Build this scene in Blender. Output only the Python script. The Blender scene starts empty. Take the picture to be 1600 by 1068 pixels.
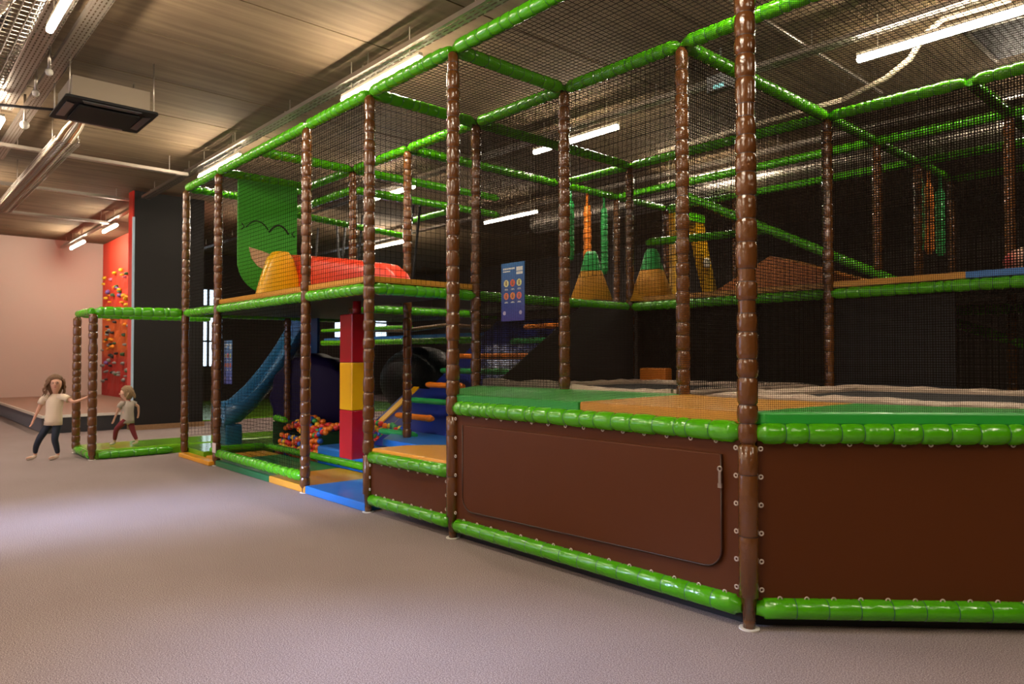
import bpy, math, random
from mathutils import Vector, Matrix
C = bpy.context.scene.collection
sc = bpy.context.scene
PI = math.pi
B = 1.3147           # bay of the play frame
H = 4.0              # height of the play frame
CEIL = 4.9
rnd = random.Random(7)

# ------------------------------------------------------------------ camera
cd = bpy.data.cameras.new('camera'); cam = bpy.data.objects.new('camera', cd); C.objects.link(cam)
yaw, pitch, roll = 2.4069, 0.0211, -0.0006
fw = Vector((math.cos(yaw)*math.cos(pitch), math.sin(yaw)*math.cos(pitch), math.sin(pitch)))
rt = Vector((math.sin(yaw), -math.cos(yaw), 0)); up = rt.cross(fw)
rt2 = rt*math.cos(roll)+up*math.sin(roll); up2 = up*math.cos(roll)-rt*math.sin(roll)
M3 = Matrix((rt2, up2, -fw)).transposed()
cam.matrix_world = Matrix.Translation((2.0405, -3.569, 1.4661)) @ M3.to_4x4()
cd.sensor_width = 36; cd.lens = 36*1121.278/1600; cd.clip_start = .05; cd.clip_end = 100
cd.dof.use_dof = True; cd.dof.focus_distance = 5.0; cd.dof.aperture_fstop = 2.8
sc.camera = cam
# ------------------------------------------------------------------ world, exposure
w = bpy.data.worlds.new('world'); sc.world = w; w.use_nodes = True
w.node_tree.nodes['Background'].inputs[0].default_value = (.55, .72, 1, 1)
w.node_tree.nodes['Background'].inputs[1].default_value = 1.0
sc.view_settings.view_transform = 'Standard'; sc.view_settings.look = 'None'
sc.view_settings.exposure = 0.0; sc.view_settings.gamma = 1.0
try: sc.view_settings.use_curve_mapping = False
except Exception: pass
sc.cycles.max_bounces = 8; sc.cycles.diffuse_bounces = 4; sc.cycles.glossy_bounces = 3
sc.cycles.transparent_max_bounces = 8; sc.cycles.caustics_reflective = False; sc.cycles.caustics_refractive = False
sc.cycles.sample_clamp_indirect = 4.0

def area(name, loc, target, sx, sy, power, col, spread=PI):
    l = bpy.data.lights.new(name, 'AREA'); l.shape = 'RECTANGLE'; l.size = sx; l.size_y = sy
    l.energy = power; l.color = col; l.spread = spread
    o = bpy.data.objects.new(name, l); C.objects.link(o); o.location = loc
    o.rotation_euler = (Vector(target)-Vector(loc)).to_track_quat('-Z', 'Y').to_euler()
    return o
# daylight from the glazing behind and to the left of the camera
DAY = (.47, .60, 1.0)
area('daylight_left_glazing', (-3.5, -6.8, 2.3), (.5, -2.8, 0), 5.0, .8, 42, DAY, math.radians(16))
area('daylight_left_window', (-5.9, -7.3, 2.2), (-5.4, -1.3, .0), 1.6, .6, 32, DAY, math.radians(24))
area('daylight_wide_window', (-8.0, -7.35, 2.0), (-7.0, 0, 1.2), 8.0, 2.0, 120, DAY)
TUBE_W = 190.0      # emission strength of the ceiling tubes

# ------------------------------------------------------------------ materials
MATS = {}
def mat(name, col, rough=.5, coat=0, metal=0, emit=None, es=0, bump=None, var=None, spec=.5, sheen=0):
    if name in MATS: return MATS[name]
    m = bpy.data.materials.new(name); m.use_nodes = True; nt = m.node_tree; b = nt.nodes['Principled BSDF']
    b.inputs['Base Color'].default_value = (*col, 1); b.inputs['Roughness'].default_value = rough
    b.inputs['Metallic'].default_value = metal; b.inputs['Coat Weight'].default_value = coat
    b.inputs['Coat Roughness'].default_value = .12
    b.inputs['Specular IOR Level'].default_value = spec
    if sheen: b.inputs['Sheen Weight'].default_value = sheen
    if emit: b.inputs['Emission Color'].default_value = (*emit, 1); b.inputs['Emission Strength'].default_value = es
    tc = None
    def noise(scale, detail, stretch=(1, 1, 1)):
        nonlocal tc
        if tc is None: tc = nt.nodes.new('ShaderNodeNewGeometry')
        mp = nt.nodes.new('ShaderNodeMapping'); mp.inputs['Scale'].default_value = stretch
        nt.links.new(tc.outputs['Position'], mp.inputs['Vector'])
        n = nt.nodes.new('ShaderNodeTexNoise'); n.inputs['Scale'].default_value = scale; n.inputs['Detail'].default_value = detail
        nt.links.new(mp.outputs[0], n.inputs['Vector']); return n
    if bump:
        sc_, st_, det = bump[:3]; n = noise(sc_, det, bump[3] if len(bump) > 3 else (1, 1, 1))
        bp = nt.nodes.new('ShaderNodeBump'); bp.inputs['Strength'].default_value = st_; bp.inputs['Distance'].default_value = .02
        nt.links.new(n.outputs['Fac'], bp.inputs['Height']); nt.links.new(bp.outputs[0], b.inputs['Normal'])
    if var:
        col2, sc_, det = var[:3]; n = noise(sc_, det, var[3] if len(var) > 3 else (1, 1, 1))
        r = nt.nodes.new('ShaderNodeValToRGB'); r.color_ramp.elements[0].position = .35; r.color_ramp.elements[1].position = .65
        r.color_ramp.elements[0].color = (*col, 1); r.color_ramp.elements[1].color = (*col2, 1)
        nt.links.new(n.outputs['Fac'], r.inputs[0]); nt.links.new(r.outputs[0], b.inputs['Base Color'])
    MATS[name] = m; return m
green = mat('lime_green_vinyl', (.070, .40, .002), .2, .45, bump=(30, .25, 2))
green_tie = mat('dark_green_seam', (.012, .13, .03), .35, .2)
brown = mat('brown_vinyl_sleeve', (.122, .043, .009), .2, .5, bump=(30, .3, 2))
brown_tie = mat('dark_brown_seam', (.035, .012, .005), .4)
panel_brown = mat('chestnut_vinyl_sheet', (.088, .023, .0035), .5, .0, spec=.25, bump=(1.6, .5, 2))
net_mat = mat('black_netting', (.008, .006, .005), .9, spec=.05)
fine_net_mat = mat('dark_brown_fine_netting', (.02, .013, .009), .9, spec=.05)
mat_green = mat('green_mat_vinyl', (.02, .34, .035), .34, .15, bump=(6, .12, 2))
mat_tan = mat('ochre_mat_vinyl', (.60, .27, .025), .38, .15, bump=(6, .12, 2))
mat_yellow = mat('warm_yellow_mat_vinyl', (.78, .34, .015), .34, .2, bump=(6, .12, 2))
mat_blue = mat('blue_mat_vinyl', (.012, .15, .50), .32, .2, bump=(6, .12, 2))
mat_lime = mat('lime_mat_vinyl', (.16, .42, .01), .22, .5, bump=(9, .5, 2))
mat_dgreen = mat('deep_green_mat_vinyl', (.01, .14, .05), .36, .15, bump=(6, .12, 2))
beige = mat('beige_pad_vinyl', (.50, .38, .29), .5, bump=(7, .7, 3))
black_soft = mat('black_canvas', (.010, .009, .010), .7)
black_bed = mat('black_trampoline_weave', (.02, .02, .022), .8)
steel = mat('galvanised_steel', (.38, .33, .28), .35, metal=.9)
cream_paint = mat('cream_powder_coat', (.62, .54, .42), .45)
plastic_white = mat('white_plastic', (.72, .68, .6), .4)
black_paint = mat('black_painted_board', (.011, .009, .009), .55, bump=(60, .05, 3), spec=.3)
tube_glow = mat('glowing_lamp_diffuser', (.9, .85, .75), .4, emit=(1.0, .85, .66), es=TUBE_W)
yellow = mat('yellow_vinyl', (.90, .48, .004), .3, .25)
red = mat('red_vinyl', (.62, .02, .012), .3, .25)
crimson = mat('crimson_vinyl', (.50, .008, .02), .28, .3)
orange = mat('orange_foam', (.85, .22, .008), .4, bump=(40, .2, 2))
gfoam = mat('green_foam', (.02, .34, .07), .4, bump=(40, .2, 2))
purple = mat('dark_purple_vinyl', (.006, .002, .035), .6, spec=.15)
blue_plastic = mat('blue_slide_plastic', (.012, .12, .27), .3, .2)
navy = mat('navy_vinyl', (.008, .02, .17), .4, .1)
orange_board = mat('burnt_orange_vinyl', (.55, .16, .012), .45)
tan_pale = mat('pale_tan_vinyl', (.66, .42, .24), .5)
yellow_tan = mat('golden_ochre_vinyl', (.80, .36, .03), .45)
wood = mat('plywood', (.22, .12, .055), .5, var=((.28, .16, .08), 6, 4, (1, 8, 8)))

def carpet_material():
    m = bpy.data.materials.new('speckled_mauve_carpet'); m.use_nodes = True; nt = m.node_tree; b = nt.nodes['Principled BSDF']
    g = nt.nodes.new('ShaderNodeNewGeometry')
    n = nt.nodes.new('ShaderNodeTexNoise'); n.inputs['Scale'].default_value = 160; n.inputs['Detail'].default_value = 3
    n2 = nt.nodes.new('ShaderNodeTexNoise'); n2.inputs['Scale'].default_value = 1.1; n2.inputs['Detail'].default_value = 3
    for k in (n, n2): nt.links.new(g.outputs['Position'], k.inputs['Vector'])
    r = nt.nodes.new('ShaderNodeValToRGB'); e = r.color_ramp.elements
    e[0].position = .34; e[0].color = (.15, .112, .11, 1); e[1].position = .68; e[1].color = (.50, .415, .40, 1)
    k = e.new(.5); k.color = (.30, .237, .228, 1)
    nt.links.new(n.outputs['Fac'], r.inputs[0])
    mx = nt.nodes.new('ShaderNodeMixRGB'); mx.blend_type = 'MULTIPLY'; mx.inputs[0].default_value = .35
    r2 = nt.nodes.new('ShaderNodeValToRGB'); r2.color_ramp.elements[0].position = .3; r2.color_ramp.elements[0].color = (.75, .72, .72, 1)
    r2.color_ramp.elements[1].position = .7; nt.links.new(n2.outputs['Fac'], r2.inputs[0])
    nt.links.new(r.outputs[0], mx.inputs[1]); nt.links.new(r2.outputs[0], mx.inputs[2]); nt.links.new(mx.outputs[0], b.inputs['Base Color'])
    b.inputs['Roughness'].default_value = .95; b.inputs['Specular IOR Level'].default_value = .15
    bp = nt.nodes.new('ShaderNodeBump'); bp.inputs['Strength'].default_value = .5; bp.inputs['Distance'].default_value = .004
    nt.links.new(n.outputs['Fac'], bp.inputs['Height']); nt.links.new(bp.outputs[0], b.inputs['Normal'])
    return m
def concrete_planks():
    # precast concrete planks running along Y: dark joints every 1.35 m, streaks along the plank
    m = bpy.data.materials.new('precast_concrete_planks'); m.use_nodes = True; nt = m.node_tree; b = nt.nodes['Principled BSDF']
    g = nt.nodes.new('ShaderNodeNewGeometry')
    mp = nt.nodes.new('ShaderNodeMapping'); mp.inputs['Scale'].default_value = (9, .5, 1); nt.links.new(g.outputs['Position'], mp.inputs['Vector'])
    n = nt.nodes.new('ShaderNodeTexNoise'); n.inputs['Scale'].default_value = 1.0; n.inputs['Detail'].default_value = 6; nt.links.new(mp.outputs[0], n.inputs['Vector'])
    n2 = nt.nodes.new('ShaderNodeTexNoise'); n2.inputs['Scale'].default_value = .9; n2.inputs['Detail'].default_value = 5; nt.links.new(g.outputs['Position'], n2.inputs['Vector'])
    r = nt.nodes.new('ShaderNodeValToRGB'); e = r.color_ramp.elements
    e[0].position = .3; e[0].color = (.085, .056, .032, 1); e[1].position = .7; e[1].color = (.20, .14, .082, 1)
    ad = nt.nodes.new('ShaderNodeMath'); ad.operation = 'MULTIPLY_ADD'; ad.inputs[1].default_value = .6
    m3 = nt.nodes.new('ShaderNodeMath'); m3.operation = 'MULTIPLY'; m3.inputs[1].default_value = .4
    nt.links.new(n2.outputs['Fac'], m3.inputs[0]); nt.links.new(n.outputs['Fac'], ad.inputs[0]); nt.links.new(m3.outputs[0], ad.inputs[2])
    nt.links.new(ad.outputs[0], r.inputs[0]); nt.links.new(r.outputs[0], b.inputs['Base Color'])
    b.inputs['Roughness'].default_value = .85; b.inputs['Specular IOR Level'].default_value = .2
    return m
def gradient_z(name, stops, z0, z1, rough=.4, noise_bump=0):
    m = bpy.data.materials.new(name); m.use_nodes = True; nt = m.node_tree; b = nt.nodes['Principled BSDF']
    g = nt.nodes.new('ShaderNodeNewGeometry'); s = nt.nodes.new('ShaderNodeSeparateXYZ'); nt.links.new(g.outputs['Position'], s.inputs[0])
    mr = nt.nodes.new('ShaderNodeMapRange'); mr.inputs['From Min'].default_value = z0; mr.inputs['From Max'].default_value = z1
    nt.links.new(s.outputs['Z'], mr.inputs['Value'])
    r = nt.nodes.new('ShaderNodeValToRGB'); e = r.color_ramp.elements
    e[0].position = stops[0][0]; e[0].color = (*stops[0][1], 1); e[1].position = stops[-1][0]; e[1].color = (*stops[-1][1], 1)
    for p_, c_ in stops[1:-1]: k = e.new(p_); k.color = (*c_, 1)
    nt.links.new(mr.outputs[0], r.inputs[0]); nt.links.new(r.outputs[0], b.inputs['Base Color']); b.inputs['Roughness'].default_value = rough
    if noise_bump:
        n = nt.nodes.new('ShaderNodeTexNoise'); n.inputs['Scale'].default_value = 14; nt.links.new(g.outputs['Position'], n.inputs['Vector'])
        bp = nt.nodes.new('ShaderNodeBump'); bp.inputs['Strength'].default_value = noise_bump; nt.links.new(n.outputs['Fac'], bp.inputs['Height']); nt.links.new(bp.outputs[0], b.inputs['Normal'])
    return m

# ------------------------------------------------------------------ mesh helpers
def perp(d):
    d = Vector(d).normalized(); a = Vector((0, 0, 1)) if abs(d.z) < .9 else Vector((1, 0, 0))
    u = d.cross(a).normalized(); return u, d.cross(u).normalized()
class MB:
    def __init__(s): s.v = []; s.f = []; s.m = []; s.sm = []
    def add(s, vs, fs, mi=0, smooth=False):
        k = len(s.v); s.v += [tuple(x) for x in vs]
        for f in fs: s.f.append(tuple(i+k for i in f)); s.m.append(mi); s.sm.append(smooth)
    def box(s, x0, x1, y0, y1, z0, z1, mi=0):
        s.hexa([(x0, y0, z0), (x1, y0, z0), (x1, y1, z0), (x0, y1, z0), (x0, y0, z1), (x1, y0, z1), (x1, y1, z1), (x0, y1, z1)], mi)
    def hexa(s, v, mi=0):
        s.add(v, [(3, 2, 1, 0), (4, 5, 6, 7), (0, 1, 5, 4), (1, 2, 6, 5), (2, 3, 7, 6), (3, 0, 4, 7)], mi)
    def bbox(s, x0, x1, y0, y1, z0, z1, r=.02, mi=0, n=2):
        # box with rounded vertical edges and softened top
        pts = []
        for cx, cy, a0 in ((x1-r, y1-r, 0), (x0+r, y1-r, PI/2), (x0+r, y0+r, PI), (x1-r, y0+r, 1.5*PI)):
            for k in range(n+1): a = a0+PI/2*k/n; pts.append((cx, cy, math.cos(a), math.sin(a)))
        rows = [(z0, r*1.0), (z1-r, r), (z1-r*.3, r*.75), (z1, 0)]
        s.loft([[(p[0]+p[2]*q, p[1]+p[3]*q, z) for p in pts] for z, q in rows], mi, True, smooth=False)
    def prism(s, poly, z0, z1, mi=0):
        n = len(poly); a = [(p[0], p[1], z0) for p in poly]; b = [(p[0], p[1], z1) for p in poly]
        s.add(a+b, [tuple(range(n-1, -1, -1)), tuple(range(n, 2*n))]+[(i, (i+1) % n, n+(i+1) % n, n+i) for i in range(n)], mi)
    def extrude(s, poly3, off, mi=0):
        n = len(poly3); o = Vector(off); b = [Vector(p)+o for p in poly3]
        s.add([Vector(p) for p in poly3]+b, [tuple(range(n-1, -1, -1)), tuple(range(n, 2*n))]+[(i, (i+1) % n, n+(i+1) % n, n+i) for i in range(n)], mi)
    def loft(s, rings, mi=0, cap=True, smooth=True):
        k = len(s.v); n = len(rings[0])
        for r in rings: s.v += [tuple(p) for p in r]
        for j in range(len(rings)-1):
            for i in range(n):
                a = k+j*n; i2 = (i+1) % n
                s.f.append((a+i, a+i2, a+n+i2, a+n+i)); s.m.append(mi if not isinstance(mi, list) else mi[j]); s.sm.append(smooth)
        if cap:
            m0 = mi if not isinstance(mi, list) else mi[0]
            s.f.append(tuple(k+i for i in range(n-1, -1, -1))); s.m.append(m0); s.sm.append(False)
            q = k+(len(rings)-1)*n; s.f.append(tuple(q+i for i in range(n))); s.m.append(m0); s.sm.append(False)
    def lathe(s, p, q, prof, n=12, mi=0, cap=True):
        p = Vector(p); d = Vector(q)-p; u, v = perp(d)
        rings = [[p+d*t+(u*math.cos(2*PI*i/n)+v*math.sin(2*PI*i/n))*r for i in range(n)] for t, r in prof]
        s.loft(rings, mi, cap)
    def cyl(s, p, q, r, n=10, mi=0): s.lathe(p, q, [(0, r), (1, r)], n, mi)
    def tube(s, pts, r, n=8, mi=0):
        pts = [Vector(p) for p in pts]; rings = []; u = None
        for i, p in enumerate(pts):
            d = (pts[min(i+1, len(pts)-1)]-pts[max(i-1, 0)]).normalized()
            if u is None: u, v = perp(d)
            else: u = (u-d*u.dot(d)).normalized(); v = d.cross(u)
            rr = r[i] if isinstance(r, (list, tuple)) else r
            rings.append([p+(u*math.cos(2*PI*k/n)+v*math.sin(2*PI*k/n))*rr for k in range(n)])
        s.loft(rings, mi)
    def wire(s, p, q, t, nrm=(0, 0, 1)):
        p = Vector(p); q = Vector(q); d = (q-p).normalized(); a = Vector(nrm); b = d.cross(a).normalized()
        o = [a*t*.6, b*t*.5-a*t*.3, -b*t*.5-a*t*.3]
        s.add([p+x for x in o]+[q+x for x in o], [(0, 1, 4, 3), (1, 2, 5, 4), (2, 0, 3, 5)])
    def sphere(s, c, r, n=10, m=7, sc_=(1, 1, 1), mi=0):
        c = Vector(c); rings = []
        for j in range(1, m):
            a = PI*j/m; rings.append([(c.x+r*sc_[0]*math.sin(a)*math.cos(2*PI*i/n), c.y+r*sc_[1]*math.sin(a)*math.sin(2*PI*i/n), c.z-r*sc_[2]*math.cos(a)) for i in range(n)])
        s.loft(rings, mi, True)
    def torus(s, c, ax, R, r, n=12, k=6, mi=0):
        u, v = perp(ax); c = Vector(c); a = Vector(ax).normalized(); base = len(s.v)
        for i in range(n):
            d = u*math.cos(2*PI*i/n)+v*math.sin(2*PI*i/n)
            for j in range(k): s.v.append(tuple(c+d*(R+r*math.cos(2*PI*j/k))+a*r*math.sin(2*PI*j/k)))
        for i in range(n):
            for j in range(k):
                s.f.append((base+i*k+j, base+((i+1) % n)*k+j, base+((i+1) % n)*k+(j+1) % k, base+i*k+(j+1) % k)); s.m.append(mi); s.sm.append(True)
ORG = {}
def obj(name, mb, mats, parent=None, label=None, cat=None, group=None, kind=None, origin=None):
    if not isinstance(mats, (list, tuple)): mats = [mats]
    if parent is not None: o_ = ORG[parent.name]
    elif origin is not None: o_ = Vector(origin)
    else:
        xs = [v[0] for v in mb.v]; ys = [v[1] for v in mb.v]; zs = [v[2] for v in mb.v]
        o_ = Vector(((min(xs)+max(xs))/2, (min(ys)+max(ys))/2, min(zs)))
    me = bpy.data.meshes.new(name); me.from_pydata([(v[0]-o_.x, v[1]-o_.y, v[2]-o_.z) for v in mb.v], [], mb.f)
    for m in mats: me.materials.append(m)
    me.polygons.foreach_set('material_index', mb.m); me.polygons.foreach_set('use_smooth', mb.sm); me.update()
    o = bpy.data.objects.new(name, me); C.objects.link(o); ORG[o.name] = o_
    if parent is not None: o.parent = parent
    else: o.location = o_
    tag(o, label, cat, group, kind); return o
def tag(o, label=None, cat=None, group=None, kind=None):
    for k, v in (('label', label), ('category', cat), ('group', group), ('kind', kind)):
        if v: o[k] = v
    return o
def thing(name, loc, label, cat, group=None):
    o = bpy.data.objects.new(name, None); C.objects.link(o); o.location = loc; o.empty_display_size = .1
    ORG[o.name] = Vector(loc); return tag(o, label, cat, group)
def struct(name, mb, m): return obj(name, mb, m, kind='structure')
def box_obj(name, b, m, **k): mb = MB(); mb.box(*b); return obj(name, mb, m, **k)
def bevel(o, wd=.01, seg=2):
    md = o.modifiers.new('bevel', 'BEVEL'); md.width = wd; md.segments = seg; md.limit_method = 'ANGLE'; return o

# ------------------------------------------------------------------ the room
floor_m = carpet_material(); ceil_m = concrete_planks()
mb = MB(); mb.box(-22.6, 9, -7.6, 14, -.1, 0); struct('floor', mb, floor_m)
mb = MB(); mb.box(-22.6, 9, -7.6, 14, CEIL+.14, CEIL+.3)
x = -22.6
joints = [-4.78+1.33*k for k in range(-14, 11)]
edges = [-22.6]+[j for j in joints if -22.5 < j < 8.9]+[9]
for a, b in zip(edges[:-1], edges[1:]): mb.box(a+.011, b-.011, -7.6, 14, CEIL, CEIL+.14)
struct('ceiling', mb, ceil_m)
wall_pale = mat('pale_peach_wall_paint', (.66, .54, .47), .8, bump=(120, .05, 2))
wall_dark = mat('charcoal_wall_paint', (.035, .027, .024), .8)
glass_day = mat('bright_overcast_daylight_pane', (.5, .6, .7), .2, emit=(.72, .86, 1.0), es=2.2)
# far left wall with the daylight windows behind the play frame
mb = MB(); mb.box(-22.6, -22.4, -7.6, 1.9, 0, CEIL); struct('wall_left', mb, wall_pale)
mb = MB(); mb.box(-22.6, -22.4, 1.9, 4.62, 0, CEIL); mb.box(-22.6, -22.4, 5.25, 9.55, 0, CEIL); mb.box(-22.6, -22.4, 11.9, 14, 0, CEIL)
mb.box(-22.6, -22.4, 4.62, 5.25, 0, 1.15); mb.box(-22.6, -22.4, 4.62, 5.25, 3.75, CEIL); mb.box(-22.6, -22.4, 4.62, 5.25, 3.0, 3.2)
mb.box(-22.6, -22.4, 9.55, 11.9, 0, 2.2); mb.box(-22.6, -22.4, 9.55, 11.9, 3.45, CEIL)
struct('wall_far', mb, wall_dark)
for i, (y0, y1, z0, z1) in enumerate(((4.62, 5.25, 1.15, 3.75), (9.55, 11.9, 2.2, 3.45))):
    mb = MB(); mb.box(-22.56, -22.54, y0, y1, z0, z1); wo = struct('window_%d' % (i+1), mb, glass_day)
    mb = MB(); n = 2 if i == 0 else 4
    for k in range(n+1): yy = y0+(y1-y0)*k/n; mb.box(-22.53, -22.45, yy-.03, yy+.03, z0, z1)
    for zz in ((z0, z1, z0+.85, z0+1.75) if i == 0 else (z0, z1, (z0+z1)/2)): mb.box(-22.53, -22.45, y0, y1, zz-.03, zz+.03)
    obj('window_frame', mb, black_paint, wo)
mb = MB(); mb.box(-22.6, 9, 14, 14.2, 0, CEIL); struct('wall_back', mb, wall_dark)
mb = MB(); mb.box(9, 9.2, -7.6, 14, 0, CEIL); struct('wall_right', mb, wall_dark)
mb = MB(); mb.box(-22.6, 9, -7.8, -7.6, 0, CEIL); struct('wall_front', mb, wall_pale)

# red climbing wall
cw = thing('climbing_wall', (-18.3, 1.78, .34), 'tall red and orange climbing wall dotted with coloured holds', 'climbing wall')
climb_m = gradient_z('red_to_orange_climbing_panel', [(0, (.42, .02, .02)), (.30, (.48, .03, .02)), (.40, (.62, .12, .015)), (.62, (.66, .11, .015)), (.66, (.66, .045, .018)), (1, (.66, .045, .018))], .3, 3.9, .7, .35)
mb = MB()
nx, nz = 44, 24; x0_, x1_ = -22.38, -14.2
for i in range(nx+1):
    for k in range(nz+1):
        zz = .34+(CEIL-.36)*k/nz
        dd = rnd.uniform(-.03, .03) if (zz < 3.9 and 0 < i < nx and 0 < k < nz) else 0
        mb.v.append((x0_+(x1_-x0_)*i/nx, 1.78+dd, zz))
for i in range(nx):
    for k in range(nz):
        a = i*(nz+1)+k; mb.f.append((a, a+nz+1, a+nz+2, a+1)); mb.m.append(0); mb.sm.append(False)
mb.box(x0_, x1_, 1.83, 1.95, .34, CEIL-.02)
obj('climbing_panel', mb, climb_m, cw)
hold_cols = [mat('hold_%s' % n_, c_, .5) for n_, c_ in (('orange', (.85, .3, .01)), ('yellow', (.8, .5, .02)), ('dark_green', (.03, .12, .04)), ('violet', (.22, .12, .42)), ('grey', (.25, .25, .24)), ('black', (.02, .02, .02)), ('pink', (.7, .2, .3)))]
for k in range(84):
    z_ = rnd.uniform(.7, 4.0); x_ = rnd.uniform(-22.2, -19.3); r_ = rnd.uniform(.03, .062)
    mb = MB(); n_ = 8
    rings = []
    ph = [rnd.uniform(.7, 1.25) for _ in range(n_)]
    for (d_, s_) in ((.03, 1.0), (-.03, .9), (-.07, .55)):
        rings.append([(x_+math.cos(2*PI*i/n_)*r_*1.7*s_*ph[i], 1.76+d_, z_+math.sin(2*PI*i/n_)*r_*s_*ph[(i+3) % n_]) for i in range(n_)])
    mb.loft(rings)
    ci = rnd.choice([0, 0, 1, 1, 2, 6, 3]) if z_ > 2.6 else rnd.choice([1, 2, 4, 5, 5, 4, 0]) if z_ > 1.6 else rnd.choice([4, 4, 5, 3, 2])
    obj('climbing_hold', mb, hold_cols[ci], cw)
# black partition slab
sl = thing('black_partition_wall', (-13.97, 1.15, 0), 'tall matt black freestanding partition wall with wooden plinth beside the red climbing wall', 'partition')
box_obj('panel', (-14.12, -13.8, .46, 1.83, .1, CEIL-.06), black_paint, parent=sl)
box_obj('plinth', (-14.14, -13.76, .44, 1.85, 0, .1), wood, parent=sl, label='brown wooden plinth')
box_obj('side_panel', (-14.12, -13.82, .43, .458, .36, CEIL-.06), red, parent=sl, label='red side face')
box_obj('corner_trim', (-13.83, -13.78, .425, .462, .36, 4.3), mat('pale_blue_edge_trim', (.45, .6, .75), .3), parent=sl, label='pale blue corner strip')
# platform in front of the climbing wall
pf = thing('landing_platform', (-18.3, .4, 0), 'low black platform with pale top edge below the climbing wall', 'platform')
box_obj('platform_body', (-22.39, -14.2, -1.0, 1.77, .001, .31), mat('black_ribbed_skirting', (.03, .03, .035), .35, .2), parent=pf)
mb = MB(); mb.box(-22.39, -14.18, -1.02, 1.77, .31, .345); obj('platform_top', mb, mat('tan_gym_mat', (.30, .19, .14), .6), pf, label='tan padded top')
mb = MB(); mb.box(-22.39, -14.17, -1.035, -1.005, .30, .352); mb.box(-14.195, -14.165, -1.035, .42, .30, .352)
obj('edge_trim', mb, plastic_white, pf, label='pale edge strip')
mb = MB()
for k in range(80): mb.box(-22.3+.1*k, -22.26+.1*k, -1.012, -.998, .02, .3)
obj('skirting_ribs', mb, mat('grey_rib', (.16, .16, .2), .4), pf)
# bright lime floor seen beyond the partition
obj('play_floor_mat', (lambda q: (q.box(-22.3, -14.9, 2.1, 9, 0, .03), q)[1])(MB()), mat_lime, label='bright lime green floor covering beyond the black partition', cat='mat')

# ------------------------------------------------------------------ padded frame members
def sleeve_profile(L, r, seg, bulge, rng, neck0=.04, neck1=.04, tie=.006):
    prof = [(0, r*.62)]; ms = []
    t = neck0
    prof.append((t/L, r*.8)); ms.append(0)
    while t < L-neck1-.02:
        s_ = seg*rng.choice((.8, 1, 1, 1.15, .55) if bulge else (1, 1)) ; s_ = min(s_, L-neck1-t)
        if L-neck1-t-s_ < seg*.35: s_ = L-neck1-t
        R_ = r*rng.uniform(.965, 1.03) if bulge else r
        g = R_*(.86 if bulge else .985)
        if bulge: pts = [(.012, R_*.955), (.028, R_*.99), (s_*.5, R_*1.015), (s_-.028, R_*.99), (s_-.012, R_*.955)]
        else: pts = [(.006, R_), (s_-.006, R_)]
        if s_ > .07:
            for d_, q_ in pts: prof.append(((t+d_)/L, q_)); ms.append(0)
        t += s_
        if t < L-neck1-.02:
            prof.append(((t-tie*.5)/L, g)); ms.append(0)
            prof.append(((t+tie*.5)/L, g)); ms.append(1)
    prof.append(((L-neck1)/L, r*.8)); ms.append(0)
    prof.append((1, r*.62)); ms.append(0)
    return prof, ms
def rail_mb(p, q, r=.058, seg=.13, bulge=True, n=14, inset=.03):
    p = Vector(p); q = Vector(q); d = (q-p); L0 = d.length; d.normalize(); p = p+d*inset; q = q-d*inset; L = (q-p).length
    prof, ms = sleeve_profile(L, r, seg, bulge, rnd); mb = MB(); mb.lathe(p, q, prof, n, ms if ms else 0); return mb
def rail(parent, p, q, r=.058, seg=.13, bulge=True, n=14, name='padded_rail', m=None):
    return obj(name, rail_mb(p, q, r, seg, bulge, n), m or [green, green_tie], parent)
def post(parent, x, y, z0=0, z1=H, plain_to=None, r=.056, n=16, seg=.127):
    mb = MB(); a = z0
    if z0 == 0:
        mb.cyl((x, y, 0), (x, y, .008), .055, 16, 2); mb.cyl((x, y, .008), (x, y, .1), .034, 12, 0); a = .05
    if plain_to:
        L = plain_to-a; prof, ms = sleeve_profile(L, r*.96, .33, False, rnd, neck0=.12, neck1=.012); mb.lathe((x, y, a), (x, y, plain_to), prof, n, ms); a = plain_to-.01
    L = z1-a-.03; prof, ms = sleeve_profile(L, r, seg, True, rnd, neck0=.015, neck1=.02); mb.lathe((x, y, a), (x, y, z1-.03), prof, n, ms)
    return obj('post', mb, [brown, brown_tie, plastic_white], parent)
def net(parent, o, u, v, LU, LV, pitch=.05, t=.004, m=None, name='safety_net', label=None, sag=0):
    o = Vector(o); u = Vector(u).normalized(); v = Vector(v).normalized(); nr = u.cross(v); mb = MB()
    for i in range(int(LU/pitch)+1): mb.wire(o+u*i*pitch, o+u*i*pitch+v*LV, t, nr)
    for i in range(int(LV/pitch)+1): mb.wire(o+v*i*pitch, o+v*i*pitch+u*LU, t, nr)
    return obj(name, mb, m or net_mat, parent, label)
X_ = (1, 0, 0); Y_ = (0, 1, 0); Z_ = (0, 0, 1); D_ = (.70711, .70711, 0)
def G(i, j): return -i*B, j*B
S2 = math.sqrt(.5)
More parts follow.
